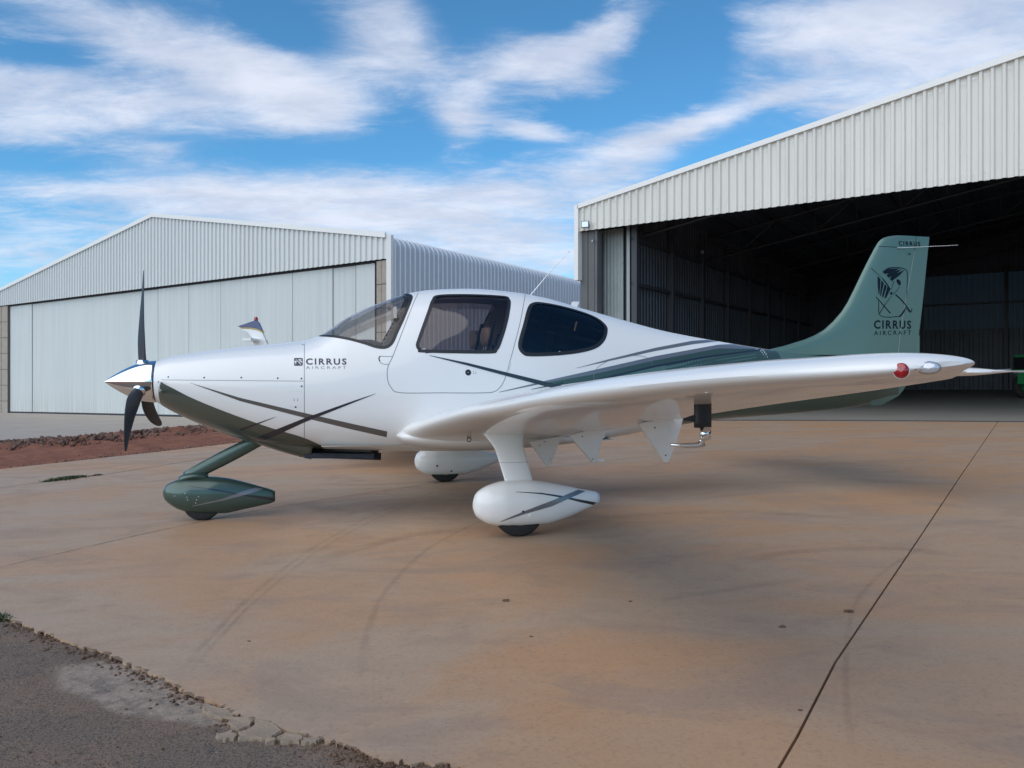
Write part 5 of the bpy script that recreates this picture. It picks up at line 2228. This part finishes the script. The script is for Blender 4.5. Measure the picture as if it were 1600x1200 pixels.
def fit_text(s, x0, x1, z0, z1, proj, m, parent, spacing=1.25, bold=0.0, name='lettering', side=1):
    """text stretched into the box x0..x1, z0..z1 (aircraft s, z) then laid on the skin"""
    vs, fs = text_mesh(s, 1.0, spacing, bold)
    ax, bx = min(v.x for v in vs), max(v.x for v in vs)
    ay, by = min(v.y for v in vs), max(v.y for v in vs)
    out = []
    for v in vs:
        fx, fz = (v.x - ax) / (bx - ax), (v.y - ay) / (by - ay)
        if side == -1:
            fx = 1 - fx
        p = proj(x0 + (x1 - x0) * fx, z0[0] + (z1[0] - z0[0]) * fz + ((z0[1] - z0[0]) + ((z1[1] - z1[0]) - (z0[1] - z0[0])) * fz) * fx)
        out.append((p.x, p.y * side, p.z))
    if side == -1:
        fs = [tuple(reversed(f)) for f in fs]
    return obj(name, out, fs, m, parent)


fusp = lambda s_, z_: project((s_, z_), 0.0016)
finp = lambda s_, z_: fin_proj(s_, z_, 0.0020)
for side in (1, -1):
    a, b = on_fus(478, 570), on_fus(541.5, 570)
    t1, t2 = on_fus(478, 560), on_fus(541.5, 560)
    fit_text('CIRRUS', a[0], b[0], (a[1], b[1]), (t1[1], t2[1]), fusp, M['ink'], fus, 1.30, 0.028, side=side)
    a, b = on_fus(478, 576.5), on_fus(541, 576.5)
    t1, t2 = on_fus(478, 572.3), on_fus(541, 572.3)
    fit_text('AIRCRAFT', a[0], b[0], (a[1], b[1]), (t1[1], t2[1]), fusp, M['greyink'], fus, 1.5, -0.004, side=side)
    a, b = fpx(1363, 514), fpx(1425, 514)
    t = fpx(1390, 500.5)
    t0_ = fpx(1390, 514)
    fit_text('CIRRUS', a[0], b[0], (a[1], b[1]), (a[1] + t[1] - t0_[1],) * 1 + (b[1] + t[1] - t0_[1],), finp, M['greenink'], fin, 1.25, 0.026, side=side)
    a, b = fpx(1363, 524), fpx(1425, 523)
    fit_text('AIRCRAFT', a[0], b[0], (a[1], b[1]), (a[1] + 0.048, b[1] + 0.048), finp, M['greenink'], fin, 1.45, 0.004, side=side)
    a, b = fpx(1403, 384), fpx(1439.5, 385)
    fit_text('CIRRUS', a[0], b[0], (a[1], b[1]), (a[1] + 0.052, b[1] + 0.052), finp, M['greenink'], fin, 1.35, 0.03, side=side)


def ink_poly(pts_px, m, parent, name='emblem_line', fin_=True, sub=0, off=0.0024, sides=(1, -1)):
    pts = catmull(pts_px, sub) if sub else pts_px
    for side in sides:
        vs = []
        for p in pts:
            if fin_:
                q = fpx(*p)
                v = fin_proj(q[0], q[1], off)
            else:
                v = project(on_fus(*p), off)
            vs.append((v.x, v.y * side, v.z))
        bm = bmesh.new()
        f = bm.faces.new([bm.verts.new(v) for v in vs])
        bmesh.ops.triangulate(bm, faces=[f])
        me = bpy.data.meshes.new(name)
        bm.to_mesh(me)
        bm.free()
        link(name, me, parent, m)


def zq(x, y):
    """points read off the 4x enlargement of the fin"""
    return (1340 + x / 4.0, 360 + y / 4.0)


def ink_line(pts, w_, **k):
    """tapered stroke, pts in 4x enlargement units, w_ widths"""
    pts = catmull(pts, 4, False) if len(pts) > 2 else pts
    n = len(pts)
    L, R_ = [], []
    for i, p in enumerate(pts):
        a, b = pts[max(0, i - 1)], pts[min(n - 1, i + 1)]
        dx_, dy_ = b[0] - a[0], b[1] - a[1]
        l_ = math.hypot(dx_, dy_)
        ww = (w_[0] + (w_[1] - w_[0]) * i / (n - 1)) / 2 if isinstance(w_, tuple) else w_ / 2
        L.append(zq(p[0] - dy_ / l_ * ww, p[1] + dx_ / l_ * ww))
        R_.append(zq(p[0] + dy_ / l_ * ww, p[1] - dx_ / l_ * ww))
    ink_poly(L + R_[::-1], M['greenink'], fin, **k)


ink_line([(82, 235), (115, 270), (150, 305), (198, 370)], (3, 8))
ink_line([(232, 402), (262, 425), (298, 462), (336, 510)], (8, 6))
ink_line([(345, 488), (334, 512), (300, 478)], (5, 3))
ink_line([(104, 416), (150, 465), (200, 518)], (4, 7))
ink_line([(210, 408), (170, 455), (128, 520)], (2, 5))
ink_line([(150, 262), (190, 236), (260, 234), (300, 246), (311, 270), (311, 330), (308, 425)], (6, 3))
ink_line([(121, 290), (120, 350), (122, 400)], (8, 3))
ink_line([(122, 430), (123, 510), (140, 536), (190, 543), (250, 538)], (3, 5))
ink_poly([zq(*p) for p in [(250, 541), (275, 520), (297, 485), (304, 478), (299, 500), (280, 530), (262, 542)]], M['greenink'], fin)
for a, b, c, d in (((148, 262), (180, 240), (262, 238), (165, 275)), ((172, 284), (195, 262), (275, 243), (186, 297)), ((194, 304), (215, 280), (292, 247), (207, 318))):
    ink_poly([zq(*p) for p in (a, ((a[0] + b[0]) / 2, (a[1] + b[1]) / 2 - 3), b, c, ((c[0] + d[0]) / 2 + 6, (c[1] + d[1]) / 2 + 2), d)], M['greenink'], fin)
for p in ([(122, 290), (135, 308), (128, 400), (121, 350)], [(140, 312), (155, 330), (135, 415), (131, 405)], [(160, 336), (174, 350), (150, 422), (143, 412)], [(178, 352), (197, 370), (172, 420), (158, 428)]):
    ink_poly([zq(*q) for q in p], M['greenink'], fin)
ink_poly([zq(*p) for p in [(237, 312), (250, 306), (265, 318), (268, 335), (258, 345), (246, 332)]], M['greenink'], fin, sub=3)
ink_poly([zq(204 + 9 * math.cos(t), 394 + 9 * math.sin(t)) for t in [2 * math.pi * k / 12 for k in range(12)]], M['greenink'], fin)
ink_line([(222, 318), (212, 345), (205, 372)], (4, 2))
ink_line([(258, 352), (240, 378), (216, 400)], (3, 3))
# cowling badge
ink_poly([(460.5, 559.5), (472, 559.5), (473.2, 561), (473.2, 570), (472, 571.5), (460.5, 571.5), (459.5, 570), (459.5, 561)], M['ink'], cowl, 'badge', False, 0, 0.0018)
for a in ([(461.5, 561.5), (463, 561.5), (471.5, 570), (469.5, 570)], [(466, 561.5), (471.5, 561.5), (470, 564), (467, 564)], [(461.5, 565), (462.5, 565), (463, 569.5), (461.5, 569.5)], [(467, 566), (470.5, 563), (471, 564), (468, 567)]):
    ink_poly(a, M['decal'], cowl, 'badge_mark', False, 0, 0.0026)
# door lock and handle
dot(731.5, 582, 0.027, M['seal'], doors[1], 'door_lock', 0.003)
dot(731.5, 582, 0.006, M['steel'], doors[1], 'lock_barrel', 0.006)
for px, py in ((740, 581), (743.5, 581), (740, 583.5), (743.5, 583.5)):
    dot(px, py, 0.004, M['greyink'], doors[1], 'lock_mark')
ribbon('step_cover_gap', [on_fus(*p) for p in catmull([(614, 557), (601, 557), (594, 556.5), (592, 560), (594, 566), (600, 569), (608, 569.5)], 4, False)], 0.005, M['seam'], fus, 0.001, False)
ribbon('static_port', [on_fus(*p) for p in catmull([(594, 556.5), (592, 560), (593.5, 564.5)], 3, False)], 0.010, M['exhaust'], fus, 0.0014, False)
ribbon('door_handle_recess', [on_fus(797, 567), on_fus(795, 576), on_fus(791, 583)], 0.012, M['decal'], fus, 0.0030, False)

# ---- horizontal tail
for sd in (1, -1):
    rings = []
    for k in range(15):
        y = 0.02 + 1.95 * k / 14
        u = k / 14
        le = 6.72 + 0.13 * u
        te = 7.66 - 0.13 * u
        f_ = 1.0 if u < 0.97 else 0.45
        c = te - le
        z_ = 1.225 + 0.035 * u
        rings.append([Vector((le + c * x, -y * sd, z_ + c * 0.105 * f_ * yt)) for x, yc, yt in AF])
    le, te = 6.93, 7.46
    rings.append([Vector((le + (te - le) * x, -1.985 * sd, 1.262 + 0.01 * yt)) for x, yc, yt in AF])
    vs, fs = loft(rings)
    hs = obj('horizontal_stabilizer', vs, fs, M['white'], plane, True)
    g = G()
    g.box((7.10, -1.975 * sd if sd == 1 else 1.955, 1.262), (0.32, 0, 0.012), (0, 0.02, 0), (0, 0, 0.006))
    g.make('elevator_gap', M['seam'], hs)
    g = G()
    g.tube([(7.52, -1.90 * sd, 1.262), (7.72, -1.93 * sd, 1.262)], 0.004, 6)
    g.make('static_wick', M['decal'], hs)
    rings = []
    for k in range(12):
        u = k / 11
        r = 0.020 * math.sin(math.pi * (0.1 + 0.85 * u)) ** 0.7
        rings.append([Vector((6.96 + 0.26 * u, -1.985 * sd + r * math.cos(t), 1.252 + r * 0.6 * math.sin(t))) for t in [2 * math.pi * j / 14 for j in range(14)]])
    vs, fs = loft(rings)
    obj('horn_balance', vs, fs, M['white'], hs, True)

# ---- landing gear


def pant(profile, y, wmax, m, sd_off=0.0, name='wheel_pant', label=None):
    """profile: (s, ztop, zbot, half width)"""
    rings = []
    S0, S1 = profile[0][0], profile[-1][0]
    N = 40
    for k in range(N + 1):
        u = k / N
        u = u ** 1.5 if u < 0.5 else u
        u = 0.5 * (1 - math.cos(math.pi * min(1, k / N * 1.0))) if False else (k / N) ** 1.35
        s_ = S0 + (S1 - S0) * u
        zt_ = interp([(p[0], p[1]) for p in profile], s_)
        zb_ = interp([(p[0], p[2]) for p in profile], s_)
        w_ = interp([(p[0], p[3]) for p in profile], s_)
        c, h = (zt_ + zb_) / 2, (zt_ - zb_) / 2
        rings.append([Vector((s_, y + w_ * math.copysign(abs(math.cos(t)) ** 0.85, math.cos(t)), c + h * math.copysign(abs(math.sin(t)) ** 0.9, math.sin(t)))) for t in [2 * math.pi * j / 40 for j in range(40)]])
    vs, fs = loft(rings)
    me = mesh(name, vs, fs, True)
    for p in me.polygons:
        if len(p.vertices) > 4:
            p.use_smooth = False
    o = link(name, me, plane, m)
    bv = BVHTree.FromPolygons([Vector(v) for v in vs], fs)
    return o, bv


def on_bvh(bv):
    def f(px, py):
        o, d = loc_ray(px, py)
        h = bv.ray_cast(o, d)
        if h[0] is None:
            return None, None
        return h[0], (h[1] if h[1].dot(d) < 0 else -h[1])
    return f


def strip_on(bv, name, top, bot, m, parent, off=0.0015, n=30, rows=3):
    f = on_bvh(bv)
    vs, fs, ok = [], [], []
    for i in range(n + 1):
        a, b = lerp_line(top, i / n), lerp_line(bot, i / n)
        for j in range(rows + 1):
            t = j / rows
            p, nn = f(a[0] + (b[0] - a[0]) * t, a[1] + (b[1] - a[1]) * t)
            ok.append(p is not None)
            vs.append(p + nn * off if p is not None else Vector((0, 0, 0)))
    R_ = rows + 1
    for i in range(n):
        for j in range(rows):
            q = (i * R_ + j, i * R_ + j + 1, (i + 1) * R_ + j + 1, (i + 1) * R_ + j)
            if all(ok[k] for k in q):
                fs.append(q)
    if fs:
        used = sorted({k for f_ in fs for k in f_})
        mp = {k: i for i, k in enumerate(used)}
        obj(name, [vs[k] for k in used], [tuple(mp[k] for k in f_) for f_ in fs], m, parent, True)


def ground_local(s, y):
    X = PX0 + s * ca - y * sa
    Y = PY0 + s * sa + y * ca
    return terr(X, Y)


def wheel(s, y, r, width):
    zc_ = ground_local(s, y) + r - 0.004
    prof_ = [(-0.5, 0.55), (-0.5, 0.86), (-0.44, 0.95), (-0.28, 0.992), (-0.10, 1.0), (-0.085, 0.975), (-0.06, 0.975), (-0.045, 1.0), (0.045, 1.0), (0.06, 0.975), (0.085, 0.975), (0.10, 1.0), (0.28, 0.992), (0.44, 0.95), (0.5, 0.86), (0.5, 0.55)]
    K = 56
    rings = []
    for k in range(K):
        t = 2 * math.pi * k / K
        rings.append([Vector((s + r * q * math.cos(t), y + width * p, zc_ + r * q * math.sin(t))) for p, q in prof_])
    n = len(prof_)
    vs = [v for rg_ in rings for v in rg_]
    fs = [(k * n + j, k * n + j + 1, ((k + 1) % K) * n + j + 1, ((k + 1) % K) * n + j) for k in range(K) for j in range(n - 1)]
    o = obj('tyre', vs, fs, M['rubber'], plane, True)
    g = G()
    g.tube([(s, y - width * 0.4, zc_), (s, y + width * 0.4, zc_)], r * 0.56, 28)
    g.make('rim', M['steel'], o)
    return o


TY = 1.672
# port main wheel pant
PL = [(2.870, 0.285, 0.245, 0.012), (2.885, 0.335, 0.195, 0.05), (2.92, 0.373, 0.160, 0.085), (3.0, 0.412, 0.118, 0.122), (3.12, 0.438, 0.100, 0.142), (3.27, 0.441, 0.098, 0.142), (3.42, 0.422, 0.103, 0.125),
      (3.58, 0.390, 0.140, 0.098), (3.72, 0.355, 0.190, 0.07), (3.835, 0.333, 0.236, 0.045), (3.855, 0.325, 0.245, 0.036)]
panL, bvL = pant(PL, -TY, 0.14, M['white'])
panR, bvR = pant([(p[0], p[1] - 0.02, p[2] - 0.02, p[3]) for p in PL], TY, 0.14, M['white'])
wheel(3.215, -TY, 0.19, 0.15)
wheel(3.215, TY, 0.19, 0.15)
strip_on(bvL, 'pant_stripe', [(806, 768.3), (850, 771.5), (890, 781), (934, 785)][:0] or [(806, 768.2), (845, 770), (880, 775), (905, 780.2), (934.5, 785.5)], [(806, 768.8), (845, 772), (880, 778), (905, 784.3), (934, 790.5)], M['nearblack'], panL, 0.0015, 50)
strip_on(bvL, 'pant_grey_stripe', [(782, 814.5), (818, 799), (860, 783), (903, 765.5)], [(783, 815), (820, 803), (862, 791), (915, 767.5)], M['greystripe'], panL, 0.0026, 50)
for px, py, r_ in ((817.5, 799.5, 0.009), (829, 806, 0.016)):
    patch_on(on_bvh(bvL), px, py, r_, r_, 0.003, 'pant_screw' if r_ < 0.01 else 'axle_plug', M['exhaust'] if r_ < 0.01 else M['white'], panL)
for px, py in ((683, 728), (705.5, 736)):
    patch_on(on_bvh(bvR), px, py, 0.012, 0.012, 0.002, 'pant_screw', M['exhaust'], panR)
# main legs
for sd in (1, -1):
    rings = []
    for k in range(16):
        u = k / 15
        z_ = 0.40 + (0.80 - 0.40) * u
        yy = TY - 0.02 - (0.34) * u ** 1.1
        cx_ = 3.235 - 0.045 * u - 0.03 * max(0, u - 0.6)
        ch = 0.108 - 0.0 * u + (0.075 * max(0, (u - 0.62) / 0.38) ** 1.6) + 0.012 * u
        th = 0.028 + 0.05 * max(0, (u - 0.7) / 0.3) ** 2
        rings.append([Vector((cx_ + ch * math.cos(t), -sd * (yy + th * math.sin(t)), z_ + 0.02 * math.cos(t) * 0)) for t in [2 * math.pi * j / 28 for j in range(28)]])
    vs, fs = loft(rings)
    leg = obj('landing_gear_leg', vs, fs, M['white'], plane, True)
    g = G()
    k = 6
    ring = rings[k]
    g.tube([v for v in ring] + [ring[0]], 0.0014, 5, False)
    g.make('leg_seam', M['seam'], leg)
# nose gear
PN = [(0.470, 0.225, 0.185, 0.012), (0.485, 0.262, 0.150, 0.045), (0.52, 0.292, 0.112, 0.075), (0.60, 0.322, 0.060, 0.105), (0.70, 0.338, 0.028, 0.118), (0.85, 0.340, 0.012, 0.118), (0.98, 0.326, 0.012, 0.105),
      (1.12, 0.290, 0.036, 0.085), (1.28, 0.238, 0.066, 0.06), (1.395, 0.198, 0.092, 0.042), (1.405, 0.192, 0.100, 0.036)]
panN, bvN = pant(PN, 0.0, 0.11, M['green'])
wheel(0.795, 0.0, 0.165, 0.12)
strip_on(bvN, 'pant_stripe', [(294, 759), (335, 764), (375, 771), (429, 778)], [(294, 759.5), (335, 766.5), (375, 774.5), (428, 782)], M['nearblack'], panN, 0.0015, 40)
strip_on(bvN, 'pant_grey_stripe', [(300, 790), (345, 780), (385, 766), (400, 762)], [(302, 791), (350, 782), (395, 770), (412, 764)], M['greystripe'], panN, 0.0026, 40)
for px, py in ((289, 771), (292, 777), (293, 781), (310, 776), (307, 781), (306, 786), (273, 775)):
    patch_on(on_bvh(bvN), px, py, 0.004, 0.004, 0.002, 'pant_screw', M['decal'], panN)
rings = []
pa, pb = Vector((1.36, 0, 0.70)), Vector((0.655, 0, 0.335))
for k in range(14):
    u = k / 13
    c = pb.lerp(pa, u)
    h = 0.052 + 0.012 * math.sin(math.pi * u)
    wth = 0.036
    d = (pa - pb).normalized()
    up = Vector((-d.z, 0, d.x))
    rings.append([c + up * (h * math.sin(t)) + Vector((0, wth * math.cos(t), 0)) for t in [2 * math.pi * j / 24 for j in range(24)]])
vs, fs = loft(rings)
nl = obj('nose_gear_leg', vs, fs, M['green'], plane, True)
rings = []
for k in range(10):
    u = k / 9
    c = Vector((0.60 + 0.24 * u, 0, 0.285 + 0.065 * math.sin(math.pi * (0.15 + 0.6 * u))))
    w_ = 0.02 + 0.06 * math.sin(math.pi * (0.08 + 0.84 * u)) ** 0.6
    rings.append([c + Vector((0, w_ * math.cos(t), 0.035 * math.sin(t))) for t in [2 * math.pi * j / 20 for j in range(20)]])
vs, fs = loft(rings)
obj('leg_fairing', vs, fs, M['green'], nl, True)

# ---- antennas on the roof
q = at_y(826, 460, 0)
e = at_y(888.5, 394.5, 0)
g = G()
g.tube([q - Vector((0, 0, 0.03)), q.lerp(e, 0.5), e], [0.006, 0.004, 0.0022], 8)
an = g.make('roof_antenna', M['white'], plane)
g = G()
g.tube([e, e + (e - q).normalized() * 0.012], 0.004, 6)
g.make('antenna_tip', M['redlens'], an)
g = G()
q = at_y(893, 472, 0.0)
g.box((q.x - 0.02, -0.006, q.z - 0.06), (0.07, 0, 0), (0, 0.012, 0), (0.03, 0, 0.065))
g.make('blade_antenna', M['white'], plane)

# ------------------------------------------------------------------ second aircraft seen over the cowling
T2 = Vector(((404 - 800) / FOC * 15.0, 15.0, 0))
t2 = thing('airplane', 'white aircraft fin with navy blue tip and red beacon showing above the cowling', 'airplane', (T2.x, T2.y, terr(T2.x, 0)))
zoff = -terr(T2.x, 0)


def p2(px, py):
    return Vector(((px - 800) / FOC * 15.0 - T2.x, 0, CAM_H + (HOR - py) / FOC * 15.0 + zoff))


def plate(name, pts, th, m, parent):
    P = [p2(*p) for p in pts]
    c = sum(P, Vector()) / len(P)
    rings = [[c + (p - c) * 0.97 + Vector((0, -th, 0)) for p in P], [p + Vector((0, -th * 0.5, 0)) for p in P], [p + Vector((0, th * 0.5, 0)) for p in P], [c + (p - c) * 0.97 + Vector((0, th, 0)) for p in P]]
    vs, fs = loft(rings)
    return obj(name, vs, fs, m, parent)


M['navy'] = mat('navy_paint', (0.02, 0.045, 0.17), 0.35, 0, 0.6)
M['yellow'] = mat('yellow_stripe_paint', (0.6, 0.42, 0.08), 0.4)
fn = plate('tail_fin', [(377, 513), (392, 513.6), (404, 516), (411, 519.5), (416, 530), (424, 552), (430, 600), (395, 600), (393, 560), (398, 540), (395, 527), (388, 518.5)], 0.05, M['white'], t2)
plate('fin_tip', [(371.5, 510), (385, 505.5), (396, 501.5), (402, 500.5), (406, 505), (411.5, 517.5), (404, 514.5), (392, 512), (376, 511.8)], 0.035, M['navy'], fn)
plate('tip_stripe', [(376, 512), (392, 512.2), (404, 514.7), (412, 517.8), (412.5, 519.6), (404, 516.4), (392, 513.6), (378, 513.2)], 0.052, M['yellow'], fn)
g = G()
b = p2(400, 501.5)
g.tube([b, b + Z * 0.03, b + Z * 0.065, b + Z * 0.075], [0.036, 0.036, 0.032, 0.015], 14)
g.make('beacon', M['redlens'], fn, True)
plate('tail_plane', [(392, 530), (406, 530), (406, 534), (392, 534)], 0.5, M['white'], t2)
rings = []
for k in range(12):
    u = k / 11
    r = 0.42 * math.sin(math.pi * (0.06 + 0.84 * u) * 0.5 + 0.1)
    rings.append([p2(390, 600) + Vector((4.4 * u, r * math.cos(t), -0.1 + r * 1.0 * math.sin(t))) for t in [2 * math.pi * j / 20 for j in range(20)]])
vs, fs = loft(rings)
fz2 = obj('fuselage', vs, fs, M['white'], t2, True)
for xx, yy in ((2.9, -1.0), (2.9, 1.0), (4.6, 0.0)):
    g = G()
    q = p2(390, 600)
    g.tube([(q.x + xx, yy, q.z - 0.4), (q.x + xx, yy, 0.18)], 0.03, 8)
    g.tube([(q.x + xx, yy - 0.06, 0.18), (q.x + xx, yy + 0.06, 0.18)], 0.18, 20)
    g.make('wheel', M['rubber'], t2)
g = G()
q = p2(390, 600)
g.box((q.x + 2.3, -4.2, q.z - 0.35), (1.3, 0, 0), (0, 8.4, 0), (0, 0, 0.12))
g.make('wing', M['white'], t2)

# ------------------------------------------------------------------ green tractor inside the open hangar
TX = Vector(((1594 - 800) / FOC * 27.0, 27.0, 0))
tz = terr(TX.x, 0)
tr_ = thing('tractor', 'green farm tractor just showing at the right edge inside the dark hangar', 'tractor', (TX.x, TX.y, tz))
M['tgreen'] = mat('tractor_green_paint', (0.03, 0.32, 0.10), 0.4, 0, 0.3, 0.3, 4)
M['tyellow'] = mat('tractor_wheel_paint', (0.02, 0.20, 0.07), 0.4)
g = G()
g.box((0.0, -0.35, 0.95), (1.5, 0, 0), (0, 0.7, 0), (0, 0, 0.50))
hood = g.make('hood', M['tgreen'], tr_)
g = G()
g.box((-0.03, -0.30, 0.98), (0.03, 0, 0), (0, 0.6, 0), (0, 0, 0.40))
g.make('grille', M['black'], hood)
g = G()
g.box((0.05, -0.22, 0.50), (1.7, 0, 0), (0, 0.44, 0), (0, 0, 0.44))
g.make('engine_block', M['tgreen'], tr_)
g = G()
g.box((0.0, -0.355, 0.86), (1.5, 0, 0), (0, 0.71, 0), (0, 0, 0.05))
g.make('hood_trim', M['decal'], tr_)
for s_, y_, r_, w_ in ((0.62, -0.7, 0.42, 0.24), (0.62, 0.7, 0.42, 0.24), (2.3, -0.8, 0.75, 0.4), (2.3, 0.8, 0.75, 0.4)):
    g = G()
    K = 36
    rings = []
    for p, q_ in ((-0.5, 0.55), (-0.5, 0.9), (-0.35, 1.0), (0.35, 1.0), (0.5, 0.9), (0.5, 0.55)):
        rings.append([Vector((s_ + r_ * q_ * math.cos(2 * math.pi * k / K), y_ + w_ * p, r_ + r_ * q_ * math.sin(2 * math.pi * k / K))) for k in range(K)])
    vs, fs = loft(rings, cap0=False, cap1=False)
    wl = obj('wheel', vs, fs, M['rubber'], tr_, True)
    g.tube([(s_, y_ - w_ * 0.3, r_), (s_, y_ + w_ * 0.3, r_)], r_ * 0.56, 24)
    g.make('rim', M['tyellow'], wl)
for y_ in (-0.8, 0.8):
    g = G()
    pr_ = [Vector((2.3 + 0.85 * math.cos(t), 0, 0.75 + 0.85 * math.sin(t))) for t in [rad(20 + 150 * k / 12) for k in range(13)]]
    for a, b in zip(pr_, pr_[1:]):
        g.add([a + Vector((0, y_ - 0.22, 0)), b + Vector((0, y_ - 0.22, 0)), b + Vector((0, y_ + 0.22, 0)), a + Vector((0, y_ + 0.22, 0))], [(0, 1, 2, 3)])
    g.make('mudguard', M['tgreen'], tr_, True)
g = G()
g.box((1.95, -0.25, 1.1), (0.45, 0, 0), (0, 0.5, 0), (0, 0, 0.1))
g.box((2.35, -0.25, 1.1), (0.1, 0, 0), (0, 0.5, 0), (0.1, 0, 0.5))
g.make('seat', M['black'], tr_)
g = G()
g.tube([Vector((1.62 + 0.05 * math.sin(t), 0.2 * math.cos(t), 1.62 + 0.19 * math.sin(t))) for t in [2 * math.pi * k / 20 for k in range(21)]], 0.015, 6, False)
g.tube([(1.4, 0, 1.4), (1.62, 0, 1.62)], 0.02, 6)
g.make('steering_wheel', M['black'], tr_)
